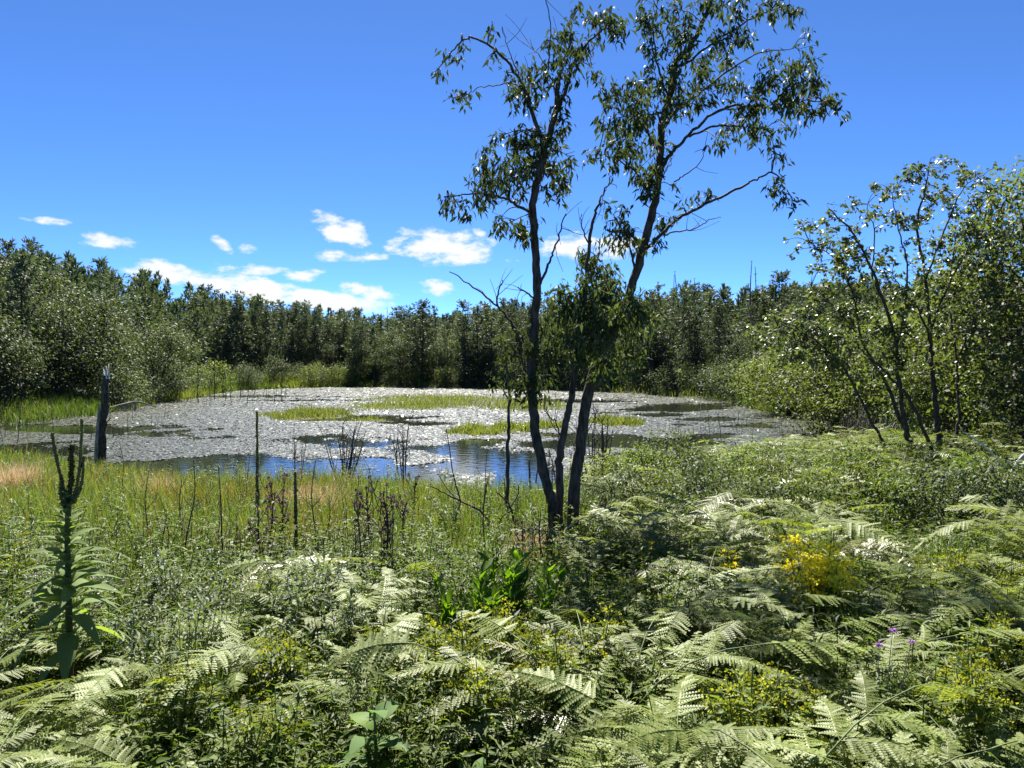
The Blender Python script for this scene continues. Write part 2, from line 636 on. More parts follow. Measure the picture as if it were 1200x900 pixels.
def broadleaf(seed, h, wid, name, label, mat=None, leaf=.16, nclump=70, per=55, base=.18, stems=1, cat='tree', lw=.30, bark=None, fill=.75):
    g = np.random.default_rng(seed)
    root = thing(name, (0, 0, 0), label, cat)
    tb, cb = MB(), MB()
    TV, TF = leaf_t(lw, .07, .12)
    trunks = []
    for s in range(stems):
        a = 2 * PI * s / stems + g.normal(0, .4)
        sp = 0 if stems == 1 else wid * .45
        k = 6
        t = np.linspace(0, 1, k)
        w = g.normal(0, .03 * h, (k, 2)).cumsum(0) * .4
        tp = np.stack([math.cos(a) * sp * t ** 1.2 + w[:, 0] * t, math.sin(a) * sp * t ** 1.2 + w[:, 1] * t, -.2 + (h * g.uniform(.78, .95) + .2) * t], 1)
        tp = catmull(tp, 3)
        tube(tb, tp, (.016 if stems == 1 else .011 if h > 2 else .006) * h, min(.012, .002 * h + .001), 6)
        trunks.append(tp)
    allp = np.concatenate(trunks)
    P, D, S, RO = [], [], [], []
    for c in range(nclump):
        while True:
            u = g.uniform(-1, 1, 3)
            r = np.linalg.norm(u)
            if .25 < r < 1 and g.uniform() < .25 + .75 * r:
                break
        zc = h * (base + (1 - base) * (.5 + .5 * u[2]))
        env = 1.0 - .35 * max(0, u[2]) + .1 * g.normal()
        cen = np.array([u[0] * wid * env, u[1] * wid * env, zc])
        low = allp[allp[:, 2] < zc - .12 * h]
        if len(low) == 0:
            low = allp[:3]
        dist = np.linalg.norm((low - cen) * np.array([1, 1, .8]), axis=1)
        s = low[int(np.argmin(dist))]
        midp = (s + cen) / 2 + np.array([0, 0, .06 * h]) + g.normal(0, .03 * h, 3)
        bp = catmull([s, midp, cen], 3)
        tube(tb, bp, (.006 * h * .6 + .008) if h > 2 else .004, .006 if h > 2 else .002, 4, cap=False)
        n = int(per * g.uniform(.6, 1.4))
        rad = wid * g.uniform(.13, .26) * fill / .75
        p = cen + g.normal(0, 1, (n, 3)) * np.array([rad, rad, rad * .6])
        o = (p - cen) / (rad + 1e-6)
        P.append(p)
        D.append(o * .5 + g.normal(0, .5, (n, 3)) + np.array([0, 0, -.35]))
        S.append(leaf * g.uniform(.6, 1.25, n))
        RO.append(g.normal(0, .7, n))
    P, D, S, RO = np.concatenate(P), np.concatenate(D), np.concatenate(S), np.concatenate(RO)
    scatter(cb, TV, TF, P, frames(D, RO), S)
    part(tb, 'trunk' if stems == 1 else 'stems', bark or M_BARK, root)
    part(cb, 'crown', mat or M_BROAD, root, False)
    return root


TL_P = [-120, 0, 60, 130, 200, 260, 330, 400, 450, 520, 580, 640, 700, 760, 820, 860, 920, 1000, 1300]
TL_V = [262, 274, 290, 308, 324, 343, 350, 362, 369, 366, 356, 350, 346, 338, 326, 334, 336, 332, 325]

conifers = Kit([conifer(100 + i, 9.0, w, n, 'dark conifer in the wood around the pond', p) for i, (w, n, p) in enumerate(
    [(1.7, 'pine_tree', True), (2.0, 'pine_tree', True), (1.5, 'pine_tree', True), (2.2, 'pine_tree', True), (1.8, 'spruce_tree', False), (2.1, 'spruce_tree', False), (1.3, 'pine_tree', True), (2.3, 'pine_tree', True), (1.5, 'spruce_tree', False)])])
CON_H = 9.0
broads = Kit([broadleaf(200 + i, 6.5, w, 'broadleaf_tree', 'rounded broadleaf tree', m, .17, 80, 60, b, s) for i, (w, m, b, s) in enumerate(
    [(2.3, M_BROAD, .12, 1), (2.6, M_BROAD, .08, 3), (2.0, M_BROAD, .15, 1), (2.5, M_BROADY, .10, 3)])])
bushes = Kit([broadleaf(300 + i, 2.6, w, 'shrub', 'bushy shrub on the shore', m, .14, 45, 50, .02, 5, 'shrub') for i, (w, m) in enumerate(
    [(1.6, M_BROAD), (1.9, M_BROAD), (1.5, M_BROADY)])])


def side_words(px):
    return 'left' if px < 330 else ('mid' if px < 700 else 'right')


CON_TXT = {'left': ('dark green conifer growing on the wooded hillside left of the pond', 'conifers on the hillside'),
           'mid': ('dark green conifer in the straight wood behind the far shore', 'conifers behind the far shore'),
           'right': ('dark green conifer behind the bushy bank on the right shore', 'conifers behind the right bank')}
BRD_TXT = {'left': ('grey-green broadleaf tree at the foot of the left hillside', 'broadleaf trees by the left hillside'),
           'mid': ('low grey-green broadleaf tree between conifers on the far shore', 'broadleaf trees of the far shore'),
           'right': ('olive-green broadleaf tree on the right bank behind the multi-stemmed tree', 'broadleaf trees of the right bank')}
SHR_TXT = {'left': ('bushy green shrub along the left shore of the pond', 'shrubs of the left shore'),
           'mid': ('dark bushy shrub at the water edge of the far shore', 'shrubs of the far shore'),
           'right': ('dark bushy shrub at the water edge of the right shore', 'shrubs of the right shore')}


def forest():
    g = np.random.default_rng(5)
    spots = []
    placed = 0
    N = 16000
    px = g.uniform(-70, 1270, N)
    dd = 3.0 + 38 * g.uniform(0, 1, N) ** 1.25
    nb = 0
    for i in range(N):
        u = (px[i] - 600) / 866
        # walk outwards from the shore along this bearing
        Y0 = far_shore(px[i])
        Y = Y0 + dd[i]
        x = u * Y
        if px[i] > 880 and Y < 34:
            continue
        dsh = shore_dist(np.array([x]), np.array([Y]))[0]
        if dsh < 3.0:
            continue
        if 190 < px[i] < 420 and dsh < 6 + 5 * math.sin((px[i] - 190) / 230 * PI):
            continue
        space = 1.75 + .03 * dd[i] + (.35 if px[i] < 300 else 0)
        if any((x - a) ** 2 + (Y - b) ** 2 < space ** 2 for a, b in spots):
            continue
        z = gz(x, Y)
        top = np.interp(px[i], TL_P, TL_V)
        allow = (425 - top) / 866 * Y + EYE - z
        s = side_words(px[i])
        bl = (dsh < 11 and g.uniform() < (.75 if s == 'left' else .45)) or (px[i] < 200 and g.uniform() < .35) or (px[i] > 860 and g.uniform() < .5)
        if bl:
            hh = min(g.uniform(4.5, 7.0), allow * g.uniform(.75, .98))
            if hh < 1.8 or nb > 90:
                continue
            k = g.choice([0, 1, 2, 3], p=[.32, .32, .22, .14])
            broads.put(int(k), (x, Y, z - .1), g.uniform(0, 6.28), hh / 6.5, *BRD_TXT[s])
            nb += 1
        else:
            hh = min(g.uniform(8.0, 11.5), allow * g.choice([g.uniform(.62, .92), g.uniform(.9, 1.05), g.uniform(1.02, 1.22)], p=[.40, .36, .24]))
            if hh < 2.5 or placed >= 297:
                continue
            conifers.put(int(g.integers(0, 9)), (x, Y, z - .1), g.uniform(0, 6.28), hh / CON_H, *CON_TXT[s], wide=g.uniform(.95, 1.45))
            placed += 1
        spots.append((x, Y))
    # shrubs at the water's edge
    sp = []
    for i in range(3000):
        p = g.uniform(-60, 900)
        Y = far_shore(p) + g.uniform(.2, 5)
        x = (p - 600) / 866 * Y
        dsh = shore_dist(np.array([x]), np.array([Y]))[0]
        if dsh < .8 or dsh > 6:
            continue
        if 200 < p < 430 and g.uniform() < .93:
            continue
        if p < 125 and dsh < 5:
            continue
        if any((x - a) ** 2 + (Y - b) ** 2 < 2.1 ** 2 for a, b in sp):
            continue
        sp.append((x, Y))
        s = side_words(p)
        bushes.put(int(g.integers(0, 3)), (x, Y, gz(x, Y) - .1), g.uniform(0, 6.28), g.uniform(.6, 1.35), *SHR_TXT[s])
        if len(sp) > 80:
            break
    print('forest', placed, nb, len(sp))


_FS = {}


def far_shore(px):
    """distance Y of the far waterline on a bearing"""
    k = int(px // 6)
    if k not in _FS:
        u = (px - 600) / 866
        Y = np.linspace(150, 22, 400)
        d = shore_dist(u * Y, Y)
        w = np.where(d < 0)[0]
        _FS[k] = float(Y[w[0]]) if len(w) else 30.0
    return _FS[k]


forest()


# ------------------------------------------------------------------ trees and plants traced one by one
def traced(name, label, cat, Y, stems, clumps, leafmat_, leaf=.098, lw=.15, dens=.40, droop=.8, foot=None, crown=True, twigr=.004, spread=.55, group=None):
    """stems: (part name, px points, px width at start and end, depth at start and end); clumps: px centre and radii.
    The outline of each limb is followed in the photograph's bearing and gets a depth, thickness and leaves of its own."""
    g = np.random.default_rng(abs(hash(name + str(len(stems)) + str(Y))) % 9999 if False else int(Y * 100) + len(stems) * 7 + len(clumps))
    base = at(*stems[0][1][0], Y)
    bx, by = base[0], base[1]
    bz = gz(bx, by) if foot is None else foot
    root = thing(name, (bx, by, bz), label, cat, group)
    org = np.array([bx, by, bz])
    node = []
    tw = MB()
    for (pn, pts, w0, w1, d0, d1) in stems:
        t = np.linspace(0, 1, len(pts))
        P = np.array([at(p[0], p[1], Y + d0 + (d1 - d0) * q) for p, q in zip(pts, t)])
        if pn == 'trunk':
            P[0, 2] = min(P[0, 2], bz - .1)
        C = catmull(P, 6)
        wob = g.normal(0, .006, C.shape) * (Y / 8)
        wob[0] = 0
        C = C + wob
        m = MB()
        tube(m, C - org, w0 / 866 * Y / 2, w1 / 866 * Y / 2, 12 if w0 > 8 else 6, .05)
        if pn == 'trunk' and w0 > 8:
            r0 = w0 / 866 * Y / 2
            for q in range(5):
                a = q * 1.256 + g.normal(0, .3)
                o3 = np.array([math.cos(a), math.sin(a), 0])
                hh = C[0] - org + [0, 0, .12 + g.uniform(.08, .25)]
                tube(m, catmull([hh + o3 * r0 * .35, C[0] - org + o3 * r0 * 1.15 + [0, 0, .12], C[0] - org + o3 * r0 * 2.0 - [0, 0, .06]], 3), r0 * .5, r0 * .25, 6, .06)
        part(m, pn, M_BARK if pn != 'dead_branch' else M_BARK, root)
        node.append(np.hstack([C, np.full((len(C), 1), 1.0 if pn != 'dead_branch' else 9.0)]))
        if pn == 'dead_branch':
            mt = MB()
            for q in range(5):
                k = g.integers(len(C) // 3, len(C))
                e = C[k] + g.normal(0, 1, 3) * np.array([.14, .1, .14]) + np.array([0, 0, .06])
                tube(mt, catmull([C[k] - org, (C[k] + e) / 2 - org + g.normal(0, .015, 3), e - org], 2), .004 * Y / 8, .002 * Y / 8, 4)
            part(mt, 'twig', M_BARK, root)
    NODE = np.concatenate(node)
    npx, npy = to_px(NODE[:, 0], NODE[:, 1], NODE[:, 2])
    P, D, S, RO = [], [], [], []
    for (cx, cy, rx, ry) in clumps:
        dpx = np.hypot(npx - cx, (npy - cy) * np.where(npy < cy - 6, 1.8, 1.0)) * NODE[:, 3]
        k = int(np.argmin(dpx))
        yd = NODE[k, 1] + g.normal(0, .10 + .3 * min(dpx[k], 60) / 60) * Y / 8
        c = at(cx, cy, yd)
        a = NODE[k, :3]
        m = (a + c) / 2 + np.array([0, 0, .04]) + g.normal(0, .03, 3)
        tube(tw, catmull([a - org, m - org, c - org], 3), twigr * 1.8, twigr, 4, cap=False)
        mx, mz = rx / 866 * yd, ry / 866 * yd
        for q in range(3):
            e = c + g.normal(0, 1, 3) * np.array([mx, (mx + mz) / 2, mz]) * .6
            tube(tw, catmull([m * .4 + c * .6 - org, (c + e) / 2 - org + np.array([0, 0, .02]), e - org], 2), twigr * .9, twigr * .5, 3, cap=False)
        n = int(max(10, dens * rx * ry * g.uniform(.75, 1.25)))
        n = min(n, 420)
        nsub = max(2, n // 9)
        sub = c + np.clip(g.normal(0, 1, (nsub, 3)), -1.7, 1.7) * np.array([mx, (mx + mz) / 2, mz]) * spread
        p = sub[g.integers(0, nsub, n)] + g.normal(0, 1, (n, 3)) * .035 * (leaf / .1)
        P.append(p - org)
        o = g.normal(0, 1, (n, 3)) * np.array([.6, .6, .35])
        D.append(o + np.array([0, 0, -droop]))
        S.append(leaf * g.uniform(.55, 1.2, n))
        RO.append(g.normal(0, .9, n))
    if crown and P:
        P, D, S, RO = (np.concatenate(q) for q in (P, D, S, RO))
        cm = MB()
        TV, TF = leaf_t(lw, .05, .16)
        scatter(cm, TV, TF, P, frames(D, RO), S)
        part(tw, 'twig_spray', M_BARK, root)
        part(cm, 'crown', leafmat_, root, False)
    return root


A_CL = [(515, 85, 8, 9), (530, 66, 9, 9), (540, 115, 12, 8), (530, 116, 7, 6), (543, 50, 8, 8), (577, 33, 5, 10), (577, 65, 7, 7), (622, 92, 22, 18), (608, 104, 16, 14), (615, 118, 14, 12), (600, 90, 9, 9),
        (655, 50, 14, 18), (670, 40, 14, 20), (690, 28, 18, 18), (710, 26, 15, 14), (730, 38, 11, 9), (690, 62, 13, 13), (665, 85, 11, 16), (648, 80, 12, 16), (675, 60, 14, 14), (720, 22, 10, 10), (695, 80, 8, 7),
        (620, 155, 20, 16), (640, 160, 16, 16), (660, 142, 10, 16), (656, 118, 8, 14), (585, 195, 28, 20), (570, 215, 20, 16), (602, 212, 20, 20), (635, 190, 25, 24), (650, 203, 20, 20), (670, 184, 9, 9), (645, 225, 18, 10),
        (620, 178, 25, 20), (585, 160, 6, 10), (566, 178, 8, 9), (600, 160, 10, 12), (555, 227, 20, 10), (524, 233, 9, 9), (540, 246, 12, 6), (577, 236, 16, 9), (522, 243, 6, 5), (595, 262, 17, 13), (611, 267, 14, 16), (622, 282, 8, 8), (585, 258, 8, 8),
        (593, 403, 10, 12), (602, 430, 14, 18), (627, 445, 12, 22), (613, 455, 14, 16), (588, 417, 8, 10), (641, 417, 10, 12), (632, 470, 10, 10), (606, 385, 10, 8), (648, 440, 8, 12), (620, 405, 12, 14)]
traced('cherry_tree', 'left tree of the dark clump before the pond, slim trunk and drooping leaves', 'tree', 7.6,
       [('trunk', [(652, 668), (649, 610), (643, 575), (632, 530), (625, 480), (622, 430), (626, 380), (629, 330), (627, 290), (625, 240), (632, 203), (640, 167)], 13, 8, 0, 0),
        ('branch', [(640, 168), (652, 130), (653, 112), (654, 96)], 8, 6, 0, .1),
        ('branch', [(651, 132), (662, 108), (673, 72), (690, 50), (712, 28)], 5, 1.5, .05, -.5),
        ('branch', [(637, 170), (623, 130), (613, 100), (590, 67), (563, 48), (546, 45), (530, 60), (510, 86)], 5, 1, 0, .7),
        ('branch', [(627, 250), (610, 243), (593, 233), (570, 228), (547, 227), (521, 231)], 4, 1, 0, -.6),
        ('branch', [(613, 102), (598, 98), (580, 100), (560, 103), (543, 113)], 2, .8, .3, .9),
        ('branch', [(654, 100), (660, 75), (668, 50), (671, 25)], 3, 1, .1, .7),
        ('dead_branch', [(632, 335), (640, 315), (647, 300), (655, 275), (662, 250)], 3.5, 1.2, 0, -.3),
        ('dead_branch', [(650, 105), (643, 80), (645, 33), (640, 0), (637, -20)], 2, .7, .1, .4),
        ('dead_branch', [(641, 80), (628, 60), (615, 45)], 1.5, .6, .1, .6),
        ('dead_branch', [(613, 102), (603, 75), (595, 55), (588, 30)], 1.6, .6, .3, .5),
        ('dead_branch', [(613, 415), (603, 385), (587, 363), (560, 340), (527, 317)], 4, 1, .1, -.6),
        ('dead_branch', [(584, 360), (583, 345), (590, 327)], 2.5, 1.2, -.2, -.3),
        ('dead_branch', [(626, 350), (616, 342), (606, 336)], 2.5, 1.2, 0, -.2)],
       A_CL, M_WILLOW)

B_CL = [(770, 10, 20, 16), (800, 14, 24, 18), (832, 8, 22, 16), (862, 10, 22, 14), (900, 4, 20, 11), (926, 8, 12, 12), (770, 38, 17, 17), (800, 40, 20, 17), (850, 40, 18, 12), (757, 60, 9, 12), (790, 65, 25, 18), (822, 74, 20, 16), (852, 55, 16, 14), (870, 40, 14, 10), (758, 22, 8, 12),
        (720, 105, 16, 14), (709, 116, 9, 9), (740, 110, 20, 15), (770, 100, 25, 20), (800, 98, 25, 16), (840, 104, 20, 16), (870, 104, 15, 14), (715, 145, 11, 11), (735, 140, 20, 16), (760, 140, 24, 18), (790, 125, 20, 16), (815, 120, 16, 12), (826, 92, 15, 12),
        (700, 180, 11, 9), (688, 184, 5, 6), (725, 185, 17, 15), (745, 180, 18, 16), (765, 200, 16, 16), (756, 216, 17, 13), (740, 163, 20, 15), (775, 170, 11, 20), (750, 200, 15, 15), (762, 225, 10, 10), (706, 150, 8, 8),
        (920, 90, 16, 14), (940, 80, 14, 16), (955, 95, 14, 14), (900, 95, 12, 12), (966, 120, 13, 11), (981, 131, 8, 8), (940, 120, 16, 12), (915, 122, 17, 12), (930, 105, 18, 14), (952, 135, 12, 8), (975, 118, 9, 8), (945, 45, 8, 8), (938, 60, 12, 12),
        (850, 155, 13, 11), (880, 150, 16, 13), (895, 160, 16, 12), (911, 184, 8, 8), (882, 128, 20, 10), (905, 72, 12, 10), (842, 165, 9, 8), (905, 172, 9, 9), (925, 150, 10, 7), (870, 138, 14, 9), (860, 80, 12, 9), (890, 120, 12, 9),
        (910, 213, 9, 10), (921, 230, 11, 8), (930, 236, 6, 6), (904, 222, 6, 6), (815, 233, 12, 7), (825, 228, 6, 6), (789, 219, 7, 5), (720, 250, 14, 11), (735, 270, 20, 17), (720, 290, 17, 12), (750, 290, 12, 12), (775, 255, 11, 9), (765, 285, 9, 12), (710, 262, 8, 8), (788, 258, 7, 6)]
traced('cherry_tree', 'taller right tree of the dark clump before the pond, leaning right, wide airy crown', 'tree', 7.9,
       [('trunk', [(671, 640), (672, 580), (680, 527), (687, 470), (703, 417), (727, 370), (740, 337), (753, 293), (767, 235), (773, 193), (775, 147), (785, 110), (793, 73), (807, 57), (823, 27), (834, 0), (846, -40)], 14.5, 4, 0, .2),
        ('branch', [(775, 197), (788, 178), (803, 163), (837, 133), (877, 123), (913, 127), (945, 118)], 5, 1.2, .1, -.8),
        ('branch', [(808, 160), (840, 147), (868, 149), (893, 150), (915, 140)], 3, 1, 0, .6),
        ('branch', [(750, 300), (777, 273), (800, 253), (833, 237), (867, 220), (887, 210), (907, 203), (920, 222)], 4.5, 1.2, .05, -.7),
        ('branch', [(776, 150), (795, 128), (822, 108), (858, 80), (890, 62), (930, 58)], 4, 1, .1, .9),
        ('branch', [(790, 80), (810, 70), (850, 40), (890, 18), (925, 4)], 3.5, 1, .15, -.7),
        ('branch', [(774, 180), (755, 150), (738, 125), (718, 102)], 3.5, 1, .1, -.6),
        ('branch', [(783, 115), (772, 80), (765, 40), (770, 5)], 3, 1, .1, .5),
        ('branch', [(768, 240), (748, 205), (725, 188), (700, 180)], 3, 1, 0, .5),
        ('branch', [(745, 320), (738, 290), (728, 268), (718, 252)], 3, 1, 0, -.4),
        ('branch', [(877, 123), (900, 105), (925, 92), (945, 82)], 2, .8, -.5, -.9),
        ('dead_branch', [(778, 275), (800, 270), (817, 267), (832, 258), (845, 254)], 2, .7, .1, -.4),
        ('dead_branch', [(790, 213), (806, 203), (820, 190), (828, 170)], 1.8, .6, .1, -.4),
        ('dead_branch', [(770, 225), (778, 205), (788, 190)], 2, .8, .05, .2)],
       B_CL, M_WILLOW, dens=.40)

C_CL = [(700, 320, 22, 15), (680, 338, 24, 15), (662, 345, 12, 10), (700, 368, 38, 22), (740, 360, 22, 20), (690, 395, 30, 18), (668, 388, 22, 18), (728, 396, 24, 18), (710, 425, 20, 14), (660, 362, 15, 14), (750, 388, 15, 11),
        (715, 340, 22, 14), (676, 415, 16, 14), (745, 415, 12, 10), (640, 375, 12, 12), (696, 305, 12, 10), (650, 410, 10, 12), (720, 375, 26, 18), (684, 372, 24, 18), (760, 372, 10, 9), (735, 435, 10, 9), (700, 440, 12, 10), (684, 300, 8, 8), (706, 345, 20, 14)]
traced('cherry_sapling', 'thin middle stem of the dark clump, leafy at mid-height with a bare top', 'tree', 7.75,
       [('trunk', [(657, 640), (655, 575), (657, 527), (664, 490), (670, 463), (675, 417), (680, 370), (687, 330)], 10, 5.5, 0, -.1),
        ('dead_branch', [(687, 332), (690, 295), (694, 263), (701, 240), (707, 228), (716, 206)], 5, 1.2, -.1, -.2),
        ('dead_branch', [(690, 285), (682, 268), (681, 250)], 2, .8, -.1, .1),
        ('branch', [(675, 420), (690, 392), (715, 372), (745, 360)], 3, 1, -.1, -.5),
        ('branch', [(672, 440), (662, 405), (655, 380), (640, 372)], 2.5, 1, -.1, .3),
        ('branch', [(680, 380), (700, 350), (712, 325), (704, 305)], 3, 1, -.1, .2),
        ('branch', [(671, 460), (695, 438), (720, 425), (742, 415)], 2.5, 1, -.1, .3),
        ('dead_branch', [(660, 520), (652, 495), (645, 490), (638, 478)], 2, .8, 0, -.3)],
       C_CL, M_WILLOW, dens=.75)

traced('slender_sapling', 'slender dark sapling with few leaves left of the tree clump', 'tree', 9.6,
       [('trunk', [(594, 580), (595, 540), (596, 500), (597, 455), (594, 430), (592, 405)], 5, 2, 0, 0),
        ('branch', [(597, 458), (606, 440), (612, 425)], 2, 1, 0, .2), ('branch', [(596, 470), (588, 455), (580, 448)], 2, 1, 0, -.2)],
       [(592, 450, 12, 8), (602, 438, 12, 10), (588, 432, 10, 9), (582, 448, 8, 6), (596, 415, 10, 10), (610, 425, 10, 9)], M_WILLOW, dens=.12)

# multi-stemmed small-leaved tree on the right bank
g = np.random.default_rng(77)
REG = [(930, 270), (960, 240), (1000, 225), (1040, 215), (1060, 195), (1098, 182), (1130, 195), (1165, 215), (1180, 260), (1170, 330), (1160, 400), (1130, 440), (1050, 450), (990, 440), (930, 430), (885, 400), (890, 370), (940, 360), (960, 330)]


def inreg(x, y, poly):
    c = False
    for i in range(len(poly)):
        (x1, y1), (x2, y2) = poly[i], poly[i - 1]
        if (y1 > y) != (y2 > y) and x < x1 + (y - y1) * (x2 - x1) / (y2 - y1):
            c = not c
    return c


rc = []
while len(rc) < 400:
    x, y = g.uniform(880, 1185), g.uniform(180, 455)
    if inreg(x, y, REG) and g.uniform() < (.45 if y < 300 else .55 if x > 1000 else .9):
        rc.append((x, y, g.uniform(5, 10), g.uniform(3.5, 7)))
rc += [(1163, 198, 7, 2.5), (1145, 201, 6, 2), (1096, 184, 4, 4), (925, 300, 5, 4), (918, 282, 4, 3), (940, 262, 6, 4)]
traced('birch_tree', 'multi-stemmed airy tree fanning from the right bank, small glinting leaves', 'tree', 16.0,
       [('trunk', [(1076, 552), (1067, 530), (1060, 490), (1055, 461), (1052, 430), (1049, 399), (1031, 341), (1013, 297), (990, 262), (972, 245)], 7, 1.2, 0, -.9),
        ('trunk', [(1103, 552), (1102, 530), (1098, 490), (1095, 461), (1092, 420), (1091, 399), (1084, 328), (1075, 261), (1084, 225), (1090, 190)], 8, 1.2, .1, .3),
        ('trunk', [(1082, 552), (1075, 535), (1055, 490), (1040, 452), (1020, 420), (1009, 399), (978, 359), (950, 335)], 6, 1, -.1, .9),
        ('trunk', [(1110, 552), (1113, 530), (1124, 492), (1122, 450), (1120, 408), (1112, 350), (1118, 290)], 5, 1, .2, .8),
        ('trunk', [(1094, 552), (1090, 523), (1067, 470), (1050, 450), (1035, 434), (1010, 410), (996, 398)], 5, 1, 0, -1.2),
        ('trunk', [(1060, 556), (1044, 532), (1020, 490), (991, 434), (970, 412), (947, 394), (915, 380)], 4, 1, -.2, -.9),
        ('branch', [(1051, 410), (1060, 360), (1062, 310), (1052, 262), (1045, 225)], 3, .8, -.5, .2),
        ('branch', [(1092, 405), (1078, 365), (1060, 345), (1045, 320)], 3, .8, .1, -.8),
        ('branch', [(1090, 390), (1108, 340), (1130, 300), (1150, 250)], 3, .8, .2, -.5),
        ('branch', [(1034, 350), (1022, 320), (1025, 275), (1015, 240)], 2.5, .8, -.6, .4),
        ('branch', [(1010, 400), (1000, 350), (985, 310), (950, 285)], 2.5, .8, .5, -.2),
        ('branch', [(1122, 420), (1140, 380), (1160, 350)], 2.5, .8, .4, -.4),
        ('branch', [(1084, 330), (1110, 262), (1130, 220), (1163, 198)], 2.5, .7, .2, .8),
        ('branch', [(947, 396), (925, 380), (900, 375)], 2, .7, -.7, -.2)],
       rc, M_BIRCH, leaf=.105, lw=.30, dens=.85, droop=.25, twigr=.005, spread=.75)


# leafy trees that close the right edge, and the left shore trees: each with a label of its own
def near_tree(px, Y, h, wid, seed, label, mat, leaf=.13, ncl=90, per=70, base=.1, stems=1, name='broadleaf_tree', cat='tree', lw=.30, sink=.1, fill=.75):
    x = (px - 600) / 866 * Y
    o = broadleaf(seed, h, wid, name, label, mat, leaf, ncl, per, base, stems, cat, lw, fill=fill)
    o.location = (x, Y, gz(x, Y) - sink)
    return o


near_tree(1205, 17.5, 7.2, 2.1, 501, 'dense leafy tree at the right edge behind the multi-stemmed tree, tallest there', M_BROADY, .12, 190, 90, .04, 3, fill=.62)
near_tree(1140, 21, 5.2, 2.3, 502, 'dense sunlit tree directly behind the stems of the multi-stemmed tree', M_BROADY, .13, 170, 85, .02, 4, fill=.62)
near_tree(1262, 14.5, 6.0, 1.9, 503, 'leafy tree cut off by the right picture edge beside the pale dead branch', M_BROAD, .12, 150, 80, .02, 3)
near_tree(985, 33, 5.0, 2.9, 504, 'wide yellow-green tree left of and behind the multi-stemmed tree', M_BROADY, .16, 150, 75, .02, 4, fill=.6)
near_tree(1065, 29, 5.3, 2.6, 505, 'olive tree standing in the gap behind the fanning stems', M_BROADY, .15, 140, 75, .02, 4)
near_tree(925, 45, 4.7, 2.7, 506, 'rounded tree on the right shore behind the yellow-green grass bank', M_BROADY, .17, 120, 70, .02, 4)
near_tree(20, 49, 8.2, 4.0, 511, 'big dark broadleaf tree on the left shore, cut off by the picture edge', M_BROAD, .21, 120, 90, .14, 2)
near_tree(105, 53, 7.8, 3.6, 512, 'big glossy broadleaf tree rising behind the broken snag on the left shore', M_BROAD, .21, 110, 85, .12, 2)
near_tree(185, 62, 6.2, 3.0, 513, 'spreading low broadleaf tree right of the snag where the left bank ends', M_BROAD, .2, 90, 80, .12, 3)
near_tree(-60, 40, 7.2, 3.2, 514, 'dark leafy tree at the very left picture edge, nearest of the left shore trees', M_BROAD, .2, 90, 80, .05, 3)

# undergrowth that fills the floor of the wood
mb = MB()
n = 90000
px = rng.uniform(-110, 1300, n)
fs = np.array([far_shore(p) for p in np.arange(-120, 1320, 6)])
Y = np.interp(px, np.arange(-120, 1320, 6), fs) + rng.uniform(0, 1, n) ** 1.3 * 55 + .3
x = (px - 600) / 866 * Y
d = shore_dist(x, Y)
ok = (d > 5.5) & (Y > 26) & ~((px > 180) & (px < 440) & (d < 9))
x, Y, d = x[ok], Y[ok], d[ok]
n = len(x)
clump = .5 + .5 * np.sin(x * .9 + 1.3 * np.sin(Y * .5)) * np.sin(Y * .8 + np.sin(x * .6))
P = np.stack([x, Y, ground(x, Y) + rng.uniform(0, 1, n) * (.25 + 1.1 * clump)], 1)
TV, TF = leaf_t(.32, .07, .12)
scatter(mb, TV, TF, P, frames(rng.normal(0, 1, (n, 3)) + [0, 0, .1], rng.normal(0, .7, n)), rng.uniform(.18, .42, n))
tag(mb.build('undergrowth', M_BROAD, None, False), 'dark leafy undergrowth on the floor of the wood', None, None, 'stuff')

# the wood goes on behind the trees one can tell apart
def far_wood():
    g = np.random.default_rng(15)
    mb = MB()
    TV, TF = card(.17)
    n = 0
    while n < 620:
        p = g.uniform(-130, 1330)
        Y = far_shore(p) + (g.uniform(20, 62) if p > 330 else g.uniform(14, 70))
        x = (p - 600) / 866 * Y
        z = gz(x, Y)
        top = np.interp(p, TL_P, TL_V) + 2
        allow = (425 - top) / 866 * Y + EYE - z
        h = min(g.uniform(8, 12), allow * g.uniform(.7, 1.03))
        if h < 2:
            n += 1
            continue
        w = h * g.uniform(.20, .30)
        m = 330
        f = g.uniform(.05, 1, m) ** .8
        a = g.uniform(0, 2 * PI, m)
        lob = 1 + .35 * np.sin(f * 31 + 3 * np.sin(a + n))
        r = w * (1 - f) ** 1.05 * np.sqrt(g.uniform(.1, 1, m)) * lob + .05
        P = np.stack([x + r * np.cos(a), Y + r * np.sin(a), z + h * f + .12 * r], 1)
        D = np.stack([np.cos(a), np.sin(a), np.full(m, .5)], 1) + g.normal(0, .5, (m, 3))
        D[f > .8] = D[f > .8] * [.5, .5, 1] + [0, 0, .5]
        scatter(mb, TV, TF, P, frames(D, g.uniform(0, PI, m)), g.uniform(.4, .75, m))
        n += 1
    tag(mb.build('distant_wood', M_NEEDLE, None, False), 'conifer wood going on behind the nearer trees', None, None, 'stuff')


far_wood()

